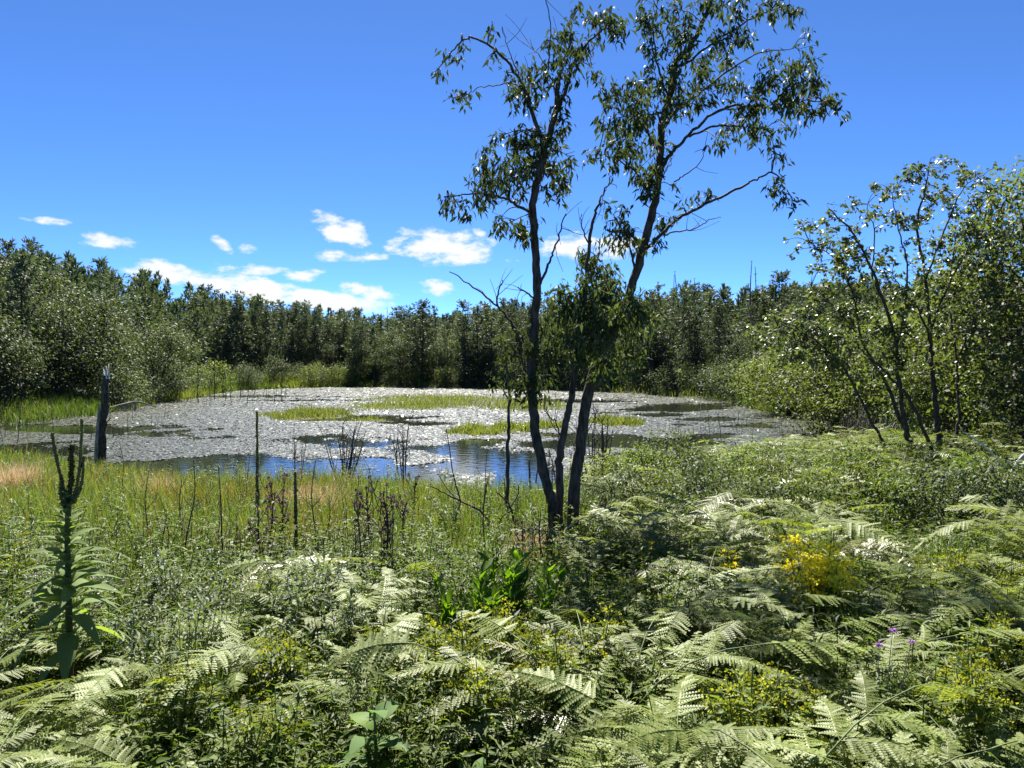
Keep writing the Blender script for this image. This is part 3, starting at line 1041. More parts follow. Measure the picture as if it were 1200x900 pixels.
# ------------------------------------------------------------------ grass of the far banks and the sedge islands
mb, mb2 = MB(), MB()
n = 60000
px = rng.uniform(-120, 1080, n)
Y = np.interp(px, np.arange(-120, 1320, 6), fs) + rng.uniform(-.6, 1, n) * 9
x = (px - 600) / 866 * Y
d = shore_dist(x, Y)
dens = np.where((px > 190) & (px < 440), 1.0, np.where(px < 125, 1.0, np.where((px > 870) & (px < 1010), .9, .22)))
ok = (d > -.5) & (d < np.where((px > 190) & (px < 440), 12, 6)) & (rng.uniform(0, 1, n) < dens) & (Y > 24)
x, Y = x[ok], Y[ok]
n = len(x)
z = np.maximum(ground(x, Y), -.05)
w = np.clip(Y / 60, .5, 1.6)
ylw = rng.uniform(0, 1, n) < .5 + .4 * np.sin(x * .4 + Y * .2)
P = np.stack([x, Y, z], 1)
H = rng.uniform(.45, 1.0, n)
blades(mb, P[ylw], H[ylw], (.05 * w)[ylw], .3)
blades(mb2, P[~ylw], H[~ylw], (.05 * w)[~ylw], .3)
tag(mb.build('shore_grass', M_SEDGE, None), 'yellow-green marsh grass along the far banks', None, None, 'stuff')
tag(mb2.build('shore_grass', M_GRASSG, None), 'green marsh grass along the far banks', None, None, 'stuff')


def island(spans, label, n, h=.45):
    c = np.mean([on_level(s[0], s[1])[:2] for s in spans], 0)
    root = thing('sedge_island', (c[0], c[1], 0), label, 'grass island')
    m, b = MB(), MB()
    for (cx, cy, rx, ry) in spans:
        c0 = on_level(cx, cy)
        ex = on_level(cx + rx, cy)[0] - c0[0]
        y0, y1 = on_level(cx, cy + ry)[1], on_level(cx, cy - ry)[1]
        k = int(n * rx / sum(s[2] for s in spans))
        a = rng.uniform(0, 2 * PI, k)
        r = np.sqrt(rng.uniform(0, 1, k))
        wob = 1 + .16 * np.sin(a * 5 + cx) + .1 * np.sin(a * 9 + cy) + rng.normal(0, .07, k)
        yc = (y0 + y1) / 2
        P = np.stack([c0[0] + ex * r * wob * np.cos(a), yc + (y1 - y0) / 2 * r * wob * np.sin(a), np.full(k, -.03)], 1)
        blades(m, P - [c[0], c[1], 0], h * rng.uniform(.35, 1.15, k) * (1.1 - .55 * r ** 3) * (1 + .45 * np.sin(P[:, 0] * 2.3) * np.sin(P[:, 1] * 1.7) + .6 * (rng.uniform(0, 1, k) > .95)), .045, .3)
        aa = np.arange(24) * 2 * PI / 24
        rings = []
        for q, zz in ((1.0, -.06), (.9, .02), (.45, .05)):
            rings.append(np.stack([c0[0] - c[0] + ex * q * np.cos(aa) * (1 + .12 * np.sin(aa * 5 + cx)), yc - c[1] + (y1 - y0) / 2 * q * np.sin(aa) * (1 + .12 * np.sin(aa * 5 + cx)), np.full(24, zz)], 1))
        V = np.vstack(rings + [[[c0[0] - c[0], yc - c[1], .06]]])
        F = [[q * 24 + i, q * 24 + (i + 1) % 24, (q + 1) * 24 + (i + 1) % 24, (q + 1) * 24 + i] for q in range(2) for i in range(24)]
        F += [[48 + i, 48 + (i + 1) % 24, 48 + (i + 2) % 24, 72] for i in range(0, 24, 2)]
        b.add(V, F)
    part(b, 'peat_mound', SOIL2, root)
    part(m, 'sedge', M_SEDGE, root)


SOIL2 = barkmat('peat', (.03, .028, .018), (.06, .06, .03), 8)
island([(470, 477, 68, 4.5), (560, 474, 95, 6.5), (500, 468, 75, 3.5), (620, 478, 50, 5.0)], 'long low sedge island across the middle of the pond', 9000)
island([(362, 487, 50, 5.5)], 'oval sedge island at the left end of the long one', 2600, .5)
island([(562, 507, 38, 4.2), (605, 503, 30, 3.5), (640, 500, 24, 3.2)], 'bright green sedge strip nearer than the long island, left of the trunks', 2800, .42)
island([(722, 496, 32, 4.2)], 'small sedge island right of the dark trunks', 1800, .42)
island([(430, 493, 22, 1.6)], 'tiny flat sedge patch before the oval island', 500, .25)


# ------------------------------------------------------------------ snag, dead stems, bare shrubs, logs
def snag():
    b = at(118, 553, 21.5)
    root = thing('dead_snag', (b[0], b[1], gz(b[0], b[1]) - .05), 'broken dead trunk with a pale splintered top standing at the left shore', 'dead tree')
    o = np.array(root.location)
    P = catmull([at(116, 556, 21.5) - o, at(117, 540, 21.5) - o, at(119, 522, 21.5) - o, at(119, 500, 21.45) - o, at(122.5, 480, 21.4) - o, at(122.5, 460, 21.4) - o, at(124.5, 440, 21.4) - o], 5)
    m = MB()
    tube(m, P, .155, .085, 11, .12)
    part(m, 'trunk', M_BARK, root)
    m = MB()
    e = P[-1]
    for q in range(6):
        a = q * PI / 3
        s = e + np.array([math.cos(a), math.sin(a), 0]) * .06 - [0, 0, .10]
        hq = .16 + .36 * rng.uniform() ** 1.5
        tube(m, np.array([s, s + [0, 0, hq * .6], s + np.array([math.cos(a) * .02, math.sin(a) * .02, hq])]), .035, .008, 4)
    part(m, 'splintered_top', M_PALEW, root)
    m = MB()
    tube(m, catmull([at(112, 553, 21.3) - o, at(113, 520, 21.2) - o, at(116, 482, 21.2) - o, at(116, 474, 21.2) - o], 3), .06, .02, 6, .05)
    part(m, 'side_stub', M_DEAD, root)
    for k, (p0, p1) in enumerate((((122, 478), (133, 466)), ((121, 500), (130, 490)))):
        m = MB()
        tube(m, catmull([at(*p0, 21.4) - o, at((p0[0] + p1[0]) / 2, (p0[1] + p1[1]) / 2 - 1, 21.2) - o, at(*p1, 21.1) - o], 2), .025, .01, 5)
        part(m, 'stub', M_BARK, root)


snag()


def dead_stem(seed, h, twigs):
    g = np.random.default_rng(seed)
    root = thing('dead_stalk', (0, 0, 0), 'thin dead stem standing in shallow water', 'dead stem')
    m, tw = MB(), MB()
    P = catmull(np.stack([g.normal(0, .05 * h, 5).cumsum() * .5, g.normal(0, .05 * h, 5).cumsum() * .5, np.linspace(-.3, h, 5)], 1), 3)
    tube(m, P, .020, .007, 5, .05)
    for q in range(twigs):
        k = g.integers(4, len(P))
        a = g.uniform(0, 2 * PI)
        L = h * g.uniform(.12, .35)
        e = P[k] + np.array([math.cos(a) * L * .6, math.sin(a) * L * .6, L * .8])
        tube(tw, catmull([P[k], (P[k] + e) / 2 + [0, 0, -.04], e], 2), .008, .004, 4)
    part(m, 'stem', M_STICK, root)
    if twigs:
        part(tw, 'twig_spray', M_STICK, root)
    return root


def bare_shrub(seed, h, wid, n, mat, label):
    g = np.random.default_rng(seed)
    root = thing('bare_shrub', (0, 0, 0), label, 'bare shrub')
    for q in range(n):
        m = MB()
        a = g.uniform(0, 2 * PI)
        s = wid * g.uniform(.1, 1)
        hh = h * g.uniform(.55, 1.0)
        b0 = np.array([math.cos(a), math.sin(a), 0]) * wid * .12
        e = np.array([math.cos(a) * s, math.sin(a) * s, hh])
        P = catmull([b0 - [0, 0, .25], b0 + e * .45 + g.normal(0, .03, 3), b0 * 0 + e], 5)
        tube(m, P, .010 * h, .0035 * h, 4, .03)
        for w in range(5):
            k = g.integers(3, len(P))
            L = h * g.uniform(.08, .25)
            e2 = P[k] + np.array([g.normal(0, .5) * L, g.normal(0, .5) * L, L])
            tube(m, np.array([P[k], (P[k] + e2) / 2 + g.normal(0, .02, 3), e2]), .0045 * h, .0025 * h, 3, cap=False)
        part(m, 'stem', mat, root)
    return root


g = np.random.default_rng(31)
stems = Kit([dead_stem(600 + i, h, t) for i, (h, t) in enumerate([(1.4, 0), (1.8, 2), (1.0, 1), (2.3, 3), (1.6, 4)])])
ST = {'a': ('thin dead stem standing in the shallows of the left bay beside the snag', 'dead stems of the left bay'),
      'b': ('thin dead stem at the foot of the far grassy bank, in front of the hillside', 'dead stems of the far grassy bank'),
      'c': ('thin dark dead stem in the shallows below the right bank', 'dead stems of the right shallows')}
for key, k in (('a', 24), ('b', 34), ('c', 46)):
    for i in range(k):
        if key == 'a':
            p, q, hs = g.uniform(0, 205), g.uniform(470, 522), g.uniform(.35, .95)
        elif key == 'b':
            p, q, hs = g.uniform(195, 335), g.uniform(455, 474), g.uniform(.9, 1.9)
        else:
            p, q, hs = g.uniform(770, 1010), g.uniform(497, 532), g.uniform(.25, .75)
        c = on_level(p, q)
        stems.put(int(g.integers(0, 5)), (c[0], c[1], max(0, gz(c[0], c[1])) - .02), g.uniform(0, 6), hs, *ST[key])

# single bare shrubs at the near shore
for (p, q, Y, h, w, n, s, lab) in [
        (402, 562, 18.3, 1.75, .62, 15, 1, 'bare shrub of straight dark shoots fanning over the blue water on the left'),
        (474, 556, 19.0, 1.95, .42, 7, 2, 'tall thin bare shrub before the long sedge island'),
        (702, 558, 13.5, 1.75, .55, 13, 3, 'bare twiggy shrub right behind the two dark trunks'),
        (655, 552, 16.0, 1.5, .45, 8, 4, 'bare shrub half hidden between the dark trunks'),
        (348, 560, 18.8, 1.3, .3, 6, 5, 'small bare shrub left of the fanning one at the blue water')]:
    c = at(p, q, Y)
    o = bare_shrub(700 + s, h, w, n, M_STICK, lab)
    o.location = (c[0], c[1], gz(c[0], c[1]))
gk = Kit([bare_shrub(720 + i, 1.3, .9, 16, M_DEAD if i else M_STICK, 'grey leafless shrub') for i in range(3)])
for i in range(22):
    p = g.uniform(840, 1060)
    d_ = g.uniform(.2, 2.5)
    Y = far_shore(p) + d_ if p < 995 else g.uniform(22, 30)
    x = (p - 600) / 866 * Y
    gk.put(int(g.integers(0, 3)), (x, Y, max(0, gz(x, Y)) - .05), g.uniform(0, 6), g.uniform(.6, 1.15), 'grey leafless shrub tangled along the right waterline', 'leafless shrubs of the right waterline')
for i in range(9):
    p = g.uniform(120, 215)
    Y = far_shore(p) + g.uniform(.2, 2)
    x = (p - 600) / 866 * Y
    gk.put(int(g.integers(0, 3)), (x, Y, max(0, gz(x, Y)) - .05), g.uniform(0, 6), g.uniform(.9, 1.5), 'grey leafless shrub along the left shore behind the fallen log', 'leafless shrubs of the left shore')

# dead spires above the wood on the right and far shore
def dead_tree(seed, h):
    g = np.random.default_rng(seed)
    root = thing('dead_tree', (0, 0, 0), 'bare dead spire', 'dead tree')
    m, tw = MB(), MB()
    P = catmull(np.stack([g.normal(0, .08, 5).cumsum(), g.normal(0, .08, 5).cumsum(), np.linspace(-.3, h, 5)], 1), 4)
    tube(m, P, .11, .02, 6, .05)
    for q in range(26):
        k = g.integers(8, len(P))
        a = g.uniform(0, 2 * PI)
        Lb = g.uniform(.15, .7) * (1.2 - P[k, 2] / h)
        e = P[k] + np.array([math.cos(a) * Lb, math.sin(a) * Lb, Lb * g.uniform(-.1, .5)])
        tube(tw, np.array([P[k], (P[k] + e) / 2 - [0, 0, .03], e]), .02, .007, 4)
    part(m, 'trunk', M_BARKG, root)
    part(tw, 'branch_stubs', M_BARKG, root)
    return root


deads = Kit([dead_tree(650 + i, 8.0) for i in range(3)])
for i, (p, top, Y) in enumerate([(876, 305, 76), (887, 312, 78), (785, 322, 82), (797, 318, 84), (812, 326, 80), (455, 360, 112), (545, 352, 112), (640, 345, 105)]):
    x = (p - 600) / 866 * Y
    z = gz(x, Y)
    deads.put(i % 3, (x, Y, z - .1), i * 1.3, ((425 - top) / 866 * Y + EYE - z) / 8.0, 'bare dead spire rising above the treetops of the wood', 'dead spires in the wood')


def stick(name, label, pts, Y0, Y1, w0, w1, mat, cat, side=(), pn=None):
    P = np.array([at(p[0], p[1], Y0 + (Y1 - Y0) * i / (len(pts) - 1)) for i, p in enumerate(pts)])
    root = thing(name, tuple(P[0]), label, cat)
    m = MB()
    C = catmull(P, 5)
    C = C + rng.normal(0, .004, C.shape)
    Ym = (Y0 + Y1) / 2
    tube(m, C - P[0], w0 / 866 * Ym / 2, w1 / 866 * Ym / 2, 6, .06)
    part(m, 'stem', mat, root)
    for s in side:
        Q = np.array([at(p[0], p[1], Ym + .06 * i * (1 if len(s) % 2 else -1)) for i, p in enumerate(s)])
        k = int(np.argmin(np.linalg.norm(C - Q[0], axis=1)))
        Q[0] = C[k]
        m = MB()
        tube(m, catmull(Q, 4) - P[0], w0 * .55 / 866 * Ym / 2, w1 * .7 / 866 * Ym / 2, 5, .05)
        part(m, 'twig', mat, root)
    return root


stick('fallen_log', 'pale fallen log lying low over the water right of the snag', [(126, 479), (145, 474), (162, 471), (183, 477)], 47, 49, 3, 1.8, M_DEAD, 'log', [[(146, 474), (147, 486)], [(160, 471), (158, 484)]])
stick('floating_branch', 'thin dark branch floating across the pads of the left water', [(216, 497), (245, 494), (272, 491), (305, 487)], 40, 45, 1.8, .8, M_STICK, 'branch')
stick('dead_branch', 'dark forked dead branch in the grass left of the slender sapling', [(572, 640), (570, 606), (545, 590), (520, 577), (504, 569)], 8.4, 8.0, 3.4, 1.2, M_STICK, 'branch',
      [[(538, 586), (531, 555), (527, 527), (523, 502)], [(532, 583), (522, 570), (514, 556)], [(540, 588), (538, 596), (541, 602)], [(570, 606), (568, 580), (570, 560)]])
stick('dead_branch', 'short crooked dead branch in the grass just left of the trunks', [(606, 630), (603, 612), (596, 590), (581, 576)], 8.2, 8.0, 4, 1.6, M_STICK, 'branch', [[(600, 600), (588, 606), (584, 618)], [(598, 596), (606, 582), (608, 568)]])
stick('dead_branch', 'dark dead branch leaning over the ferns right of the trunks', [(740, 610), (724, 585), (705, 572), (676, 566)], 9.4, 9.0, 2.6, 1, M_STICK, 'branch', [[(724, 585), (712, 565), (706, 558)]])
stick('dead_branch', 'bleached forked dead branch at the right picture edge', [(1216, 522), (1196, 538), (1186, 553), (1172, 571), (1158, 578)], 8.6, 8.9, 5.5, 2, M_PALEW, 'branch', [[(1190, 546), (1170, 538), (1150, 520), (1128, 506)], [(1184, 556), (1200, 562), (1216, 560)]])
stick('dead_branch', 'thin pale dead twig above the ferns left of the bright goldenrod', [(826, 650), (842, 632), (858, 620), (872, 612)], 6.4, 6.6, 2, .8, M_DEAD, 'branch', [[(842, 632), (838, 618)]])
stick('dead_branch', 'pale dead stick slanting right beside the bright goldenrod', [(878, 662), (888, 640), (902, 628)], 6.2, 6.4, 2.2, 1, M_PALEW, 'branch')
stick('dead_branch', 'long pale stick lying among ferns at the foot of the trunks', [(650, 690), (668, 700), (690, 712), (712, 716)], 6.3, 6.0, 2.4, 1, M_DEAD, 'branch')
stick('dead_branch', 'thin bent branch arching through the grass right of the left trunk', [(660, 625), (672, 612), (690, 606), (706, 610)], 7.1, 7.2, 2.4, 1, M_DEAD, 'branch')
stick('wooden_stake', 'short grey stake in the water left of the trunks', [(622, 590), (621, 562), (620, 538)], 15, 15, 2.6, 2, M_STICK, 'stake')
stick('wooden_stake', 'second thinner stake in the water beside the left trunk', [(627, 590), (628, 570), (630, 548)], 15.4, 15.4, 2, 1.5, M_STICK, 'stake')


KEEP = []        # places the bracken leaves free: x, y, radius
# ------------------------------------------------------------------ named plants of the foreground
def leaf_blade(L, W, droop, curl=.15, n=7):
    """a broad leaf: rows across the blade, midrib lower than the margins, tip drooping; base at the origin, along +Y"""
    t = np.linspace(0, 1, n)
    w = W * np.sin(PI * np.clip(t * .94 + .05, 0, 1)) ** .8 * (1 - .25 * t)
    w[-1] = .004
    y = L * t
    z = L * (.18 * t - droop * t ** 2)
    rows = []
    for s in (-1, -.5, 0, .5, 1):
        rows.append(np.stack([w * s, y, z + curl * w * abs(s) + .02 * W * np.sin(t * 14 + s * 3)], 1))
    V = np.vstack(rows)
    F = [[a * n + i, (a + 1) * n + i, (a + 1) * n + i + 1, a * n + i + 1] for a in range(4) for i in range(n - 1)]
    return V, np.array(F)


def add_leaf(root, org, base, az, el, L, W, droop, mat, roll=0.0, name='leaf'):
    m = MB()
    V, F = leaf_blade(L, W, droop)
    D = np.array([[math.sin(az) * math.cos(el), math.cos(az) * math.cos(el), math.sin(el)]])
    scatter(m, V, F, np.array([base]), frames(D, np.array([roll])), np.ones(1))
    return part(m, name, mat, root)


def spike(m, pts, r0, r1, n):
    """a mullein spike: core with bud scales standing all round"""
    C = catmull(pts, 6)
    tube(m, C, r0, r1, 8, .18)
    T = rng.uniform(0, 1, n)
    i = (T * (len(C) - 1.001)).astype(int)
    f = T * (len(C) - 1) - i
    P = C[i] * (1 - f)[:, None] + C[i + 1] * f[:, None]
    a = rng.uniform(0, 2 * PI, n)
    r = r0 + (r1 - r0) * T
    D = np.stack([np.cos(a), np.sin(a), np.full(n, .6)], 1)
    P = P + D * [1, 1, 0] * (r * .8)[:, None]
    TV, TF = leaf_t(.45, .1, .1)
    scatter(m, TV, TF, P, frames(D, rng.normal(0, .4, n)), r * rng.uniform(.9, 1.8, n))


def mullein():
    Y = 3.9
    A = lambda p, q, dy=0: at(p, q, Y + dy)
    b = A(82, 790)
    root = thing('mullein', (b[0], b[1], gz(b[0], b[1])), 'tall dark mullein with three upright spikes and big felted leaves', 'mullein')
    o = np.array(root.location)
    m = MB()
    P = catmull([np.array([0, 0, -.05]), A(81, 740) - o, A(80, 680) - o, A(79, 630) - o, A(80, 590) - o], 5)
    tube(m, P, .018, .014, 8, .06)
    part(m, 'stalk', M_MULLS, root)
    for pts, r0, r1, n in (([(79, 600), (82, 575), (84, 550), (84, 521)], .012, .010, 460), ([(78, 592), (74, 570), (68, 545), (61, 507)], .009, .007, 360),
                           ([(84, 588), (90, 570), (94, 540), (96, 491)], .009, .007, 360), ([(86, 590), (94, 572), (97, 555), (98, 534)], .008, .006, 240), ([(78, 600), (73, 588), (71, 574), (72, 554)], .008, .006, 220)):
        m = MB()
        spike(m, [A(p, q, .02 * (i % 2)) - o for i, (p, q) in enumerate(pts)], r0, r1, n)
        part(m, 'flower_spike', M_MULLS, root)
    for q in range(40):
        t = q / 39
        py = 745 - t * 150
        az = q * 2.4 + .3
        L = .25 * (1 - t) ** .7 + .06
        add_leaf(root, o, A(81 - t * 1.5, py) - o, az, .25 + .35 * t, L, L * .16, .75 * (1 - t) + .25, M_MULL, random.gauss(0, .3))
    for q in range(34):
        t = q / 33
        L = .15 - .09 * t
        add_leaf(root, o, A(80.5 - t, 705 - t * 125) - o, q * 2.4 + 1.1, .75 + .2 * random.random(), L, L * .24, .9 - .3 * t, M_MULL, random.gauss(0, .4))
    for (p, q, az, L, el) in ((84, 690, 1.5, .32, .25), (84, 664, 1.25, .24, .35), (80, 705, -1.5, .34, .2), (80, 740, -2.0, .34, .0), (84, 742, 2.6, .30, -.1), (82, 700, -1.2, .3, .3), (83, 725, 1.0, .30, .25), (81, 760, 3.4, .3, -.2)):
        add_leaf(root, o, A(p, q) - o, az, el, L * .75, L * .13, .6, M_MULL, random.gauss(0, .2))


def thin_mullein(px, top, bot, Y, spike_from, label, lv, mat=M_MULLS):
    b = at(px, bot, Y)
    root = thing('mullein', (b[0], b[1], gz(b[0], b[1])), label, 'mullein')
    o = np.array(root.location)
    m = MB()
    e = at(px, spike_from, Y) - o
    tube(m, catmull([[0, 0, -.05], e * .5 + [.01, 0, 0], e], 4), .013, .011, 6, .05)
    part(m, 'stalk', M_STEMG if lv else M_STEMB, root)
    m = MB()
    t = at(px - 1, top, Y) - o
    spike(m, [e, (e + t) / 2, t], .015, .011, 420)
    part(m, 'flower_spike', M_MULLS, root)
    for q in range(lv):
        f = q / max(lv - 1, 1)
        add_leaf(root, o, e * (.15 + .85 * f), q * 2.4, .5 + .4 * f, .20 - .12 * f, .045 - .02 * f, .5, M_MULL if q % 4 else M_LAUREL, random.gauss(0, .3))


mullein()
thin_mullein(302, 482, 690, 7.8, 590, 'thin straight mullein spike like a post, against the blue water', 18)
thin_mullein(347, 553, 740, 6.8, 640, 'shorter brown mullein stalk right of the post-like one', 9)


def thistle(px, top, bot, Y, label, nb, seed, lean=0):
    g = np.random.default_rng(seed)
    b = at(px, bot, Y)
    KEEP.append((b[0], b[1], .3))
    root = thing('dead_thistle', (b[0], b[1], gz(b[0], b[1])), label, 'dead thistle')
    o = np.array(root.location)
    t = at(px + lean, top, Y) - o
    H = t[2]
    m = MB()
    C = catmull([np.array([0, 0, -.05]), t * .35 + g.normal(0, .015, 3), t * .7 + g.normal(0, .02, 3), t], 5)
    tube(m, C, .011, .005, 6, .05)
    part(m, 'stem', M_STEMB, root)
    TV, TF = leaf_t(.28, .2, .3)
    ends = [C[-1]]
    for q in range(nb):
        f = g.uniform(.45, .95)
        s = C[int(f * (len(C) - 1))]
        a = g.uniform(0, 2 * PI)
        L = H * g.uniform(.12, .32)
        e = s + np.array([math.cos(a) * L * .5, math.sin(a) * L * .5, L * .85])
        mm = MB()
        tube(mm, catmull([s, (s + e) / 2 + np.array([math.cos(a), math.sin(a), -.4]) * L * .1, e], 3), .005, .003, 4)
        part(mm, 'branch', M_STEMB, root)
        ends.append(e)
        if g.uniform() < .5:
            ends.append((s + e) / 2 + g.normal(0, .03, 3) + [0, 0, .04])
    for e in ends:
        mm = MB()
        n = 30
        D = g.normal(0, 1, (n, 3)) + [0, 0, .7]
        D /= np.linalg.norm(D, axis=1)[:, None]
        scatter(mm, TV, TF, e + D * .004, frames(D, g.uniform(0, 3, n)), g.uniform(.012, .024, n))
        part(mm, 'seed_head', M_SEED, root, False)
    mm = MB()
    n = 40
    i = g.integers(2, len(C) - 2, n)
    D = g.normal(0, 1, (n, 3)) * [1, 1, .4] + [0, 0, -.4]
    scatter(mm, TV, TF, C[i] + g.normal(0, .006, (n, 3)), frames(D, g.normal(0, 1, n)), g.uniform(.03, .07, n) * H)
    part(mm, 'withered_leaves', M_SEED if seed % 2 else M_STEMB, root, False)


for a in [(318, 566, 740, 7.0, 'dead brown thistle right beside the post-like mullein', 12, 801), (332, 575, 725, 7.4, 'dead thistle between the two mullein stalks, topped with pale fluff', 9, 802), (309, 600, 720, 6.6, 'low dead thistle left in the group by the post-like mullein', 7, 803, -6),
          (455, 578, 745, 6.4, 'large dark dead thistle, red-brown stem, middle of the meadow', 15, 804, -6), (437, 572, 720, 6.8, 'pale-headed dead thistle left in the middle group', 11, 805, -8), (425, 590, 715, 7.0, 'dead thistle with fluffy head, leftmost of the middle group', 8, 806, -4), (470, 590, 715, 7.2, 'smaller dead thistle right in the middle group', 7, 807, 6),
          (487, 560, 650, 10.0, 'thin dead thistle near the water behind the middle group', 7, 808), (612, 612, 690, 7.0, 'low brown dead thistle at the foot of the left trunk', 6, 809)]:
    thistle(*a)


def goldenrod(seed, h, mat, label, plumes=7, dense=1.0):
    g = np.random.default_rng(seed)
    root = thing('goldenrod', (0, 0, 0), label, 'goldenrod')
    TV, TF = leaf_t(.11, .04, .25)
    for q in range(plumes):
        a = g.uniform(0, 2 * PI)
        r = h * g.uniform(.02, .20 if plumes < 12 else .27)
        hh = h * g.uniform(.75, 1.05)
        e = np.array([math.cos(a) * r, math.sin(a) * r, hh])
        C = catmull([[math.cos(a) * r * .2, math.sin(a) * r * .2, -.05], e * [.5, .5, .5], e], 6)
        m = MB()
        tube(m, C, .004, .002, 4)
        part(m, 'stem', M_STEMG, root)
        m = MB()
        n = 44
        i = g.integers(1, len(C) - 2, n)
        aa = g.uniform(0, 2 * PI, n)
        D = np.stack([np.cos(aa), np.sin(aa), g.uniform(.1, .9, n)], 1)
        scatter(m, TV, TF, C[i], frames(D, g.normal(0, .4, n)), g.uniform(.05, .11, n))
        part(m, 'foliage', M_WEED, root, False)
        m = MB()
        P, D2 = [], []
        for w in range(int(13 * dense)):
            f = g.uniform(.68, 1.0)
            s = C[int(f * (len(C) - 1))]
            b = g.uniform(0, 2 * PI)
            L = h * .20 * (1.25 - f) * 2
            t = np.linspace(0, 1, 14)[:, None]
            arc = s + np.array([math.cos(b), math.sin(b), 0]) * L * t + np.array([0, 0, 1.0]) * L * (.9 * t - .7 * t ** 2)
            P.append(arc + g.normal(0, .004, arc.shape))
            D2.append(g.normal(0, .6, arc.shape) + [0, 0, .8])
        P, D2 = np.concatenate(P), np.concatenate(D2)
        tv, tf = leaf_t(.4, .1, .1)
        scatter(m, tv, tf, P, frames(D2, g.uniform(0, 3, len(P))), g.uniform(.007, .014, len(P)) * (1.6 if mat == M_GOLD else 1))
        part(m, 'flower_plume', mat, root, False)
    return root


def at_ground(px, py, hgt=0.0):
    """ground point whose plant top, hgt above it, appears at the picture point"""
    Y = np.linspace(1.4, 26, 900)
    u = (px - 600) / 866
    z = ground(u * Y, Y) + hgt
    yy = to_px(u * Y, Y, z)[1]
    k = int(np.argmin(np.abs(yy - py)))
    return u * Y[k], Y[k], float(z[k] - hgt)


gold = Kit([goldenrod(820 + i, .66, M_GOLDG, 'goldenrod', 4 + i) for i in range(4)])
GOLD_AT = [(432, 722, 'yellow-green goldenrod at the foot of the large dark thistle'), (512, 742, 'goldenrod with ochre plumes in front of the bright leafy shrub, left one'), (540, 770, 'low goldenrod right under the ochre-plumed one'),
           (598, 718, 'slim upright goldenrod plume below the bright leafy shrub'), (612, 752, 'goldenrod right of the slim upright plume'), (575, 780, 'goldenrod among ferns below the slim plume'),
           (335, 752, 'bright yellow-green goldenrod below the shorter mullein stalk'), (322, 800, 'olive goldenrod among ferns left of the broad-leaved milkweed'), (690, 722, 'small goldenrod among ferns right of the trunk foot'), (668, 760, 'faint goldenrod between fern fronds under the trunk foot'),
           (905, 778, 'large olive goldenrod among ferns under the bright yellow one'), (880, 800, 'olive goldenrod left beside the large one in the ferns'), (935, 800, 'olive goldenrod right beside the large one in the ferns'), (1150, 770, 'tall olive goldenrod leaning at the right side among ferns'), (1185, 730, 'olive goldenrod at the right picture edge among ferns'),
           (1120, 645, 'yellow-tipped goldenrod right of the bright yellow one'), (1075, 650, 'small yellow-tipped goldenrod nearest to the bright one'), (1165, 800, 'olive goldenrod low in the right corner'), (205, 770, 'small yellow goldenrod in ferns right of the big mullein'), (1190, 650, 'yellowish goldenrod high at the right picture edge'), (5, 640, 'goldenrod in the grass at the left picture edge'), (545, 738, 'goldenrod plume between the ochre one and the slim one')]
for i, (p, q, lab) in enumerate(GOLD_AT):
    x, y, z = at_ground(p, q, .70)
    KEEP.append((x, y, .17))
    gold.put(i % 4, (x, y, z), i * 1.7, random.uniform(1.0, 1.2), lab)
bg = goldenrod(840, .95, M_GOLD, 'bright yellow goldenrod in full bloom above the ferns on the right', 16, 1.5)
x, y, z = at_ground(960, 628, .93)
KEEP.append((x, y, .6))
bg.location = (x, y, z)
for (p, q, lab) in ((866, 645, 'small orange-yellow goldenrod left of the bright one'), (770, 630, 'tiny yellow goldenrod right of the trunks'), (640, 768, 'tiny orange-yellow bloom among fern fronds')):
    b2 = goldenrod(850 + p, .6, M_GOLD, lab, 3, .6)
    x, y, z = at_ground(p, q, .6)
    b2.location = (x, y, z)


def laurel():
    x, y, z = at_ground(592, 640, .85)
    KEEP.append((x, y, .7))
    root = thing('leafy_shrub', (x, y, z), 'bright green shrub with upright leaves left of the trunk foot', 'shrub')
    TV, TF = leaf6(.17, .05, .08)
    for q in range(24):
        a = rng.uniform(0, 2 * PI)
        r = rng.uniform(.05, .5)
        hh = rng.uniform(.45, .88) * (1 - .5 * r)
        e = np.array([math.cos(a) * r, math.sin(a) * r * .8, hh])
        C = catmull([[math.cos(a) * r * .3, math.sin(a) * r * .3, -.05], e * [.7, .7, .5], e], 6)
        m = MB()
        tube(m, C, .005, .003, 4)
        part(m, 'stem', M_STEMG, root)
        n = 34
        i = rng.integers(3, len(C), n)
        aa = rng.uniform(0, 2 * PI, n)
        D = np.stack([np.cos(aa) * .6, np.sin(aa) * .6, rng.uniform(.5, 1.3, n)], 1)
        m = MB()
        scatter(m, TV, TF, C[i] + rng.normal(0, .01, (n, 3)), frames(D, rng.normal(0, .5, n)), rng.uniform(.07, .13, n))
        part(m, 'foliage', M_LAUREL, root)


laurel()


def milkweed(px, py, h, label, n, s=1.0):
    x, y, z = at_ground(px, py, h)
    KEEP.append((x, y, .4))
    root = thing('milkweed', (x, y, z), label, 'milkweed')
    m = MB()
    tube(m, catmull([[0, 0, -.05], [.01, 0, h * .5], [0, .01, h]], 4), .008, .005, 6)
    part(m, 'stem', M_STEMG, root)
    for q in range(n):
        f = q / (n - 1)
        L = (.19 - .09 * f) * s
        add_leaf(root, None, np.array([0, 0, h * (.35 + .62 * f)]), q * 1.75 + .4, .55 * f + .05, L, L * .36, .75 - .2 * f, M_MILK if q % 5 else M_LAUREL, random.gauss(0, .2))


milkweed(436, 830, .62, 'broad-leaved milkweed with large drooping leaves at the bottom', 13, 1.15)
milkweed(560, 905, .5, 'low broad-leaved milkweed almost cut off by the bottom edge', 8, .8)


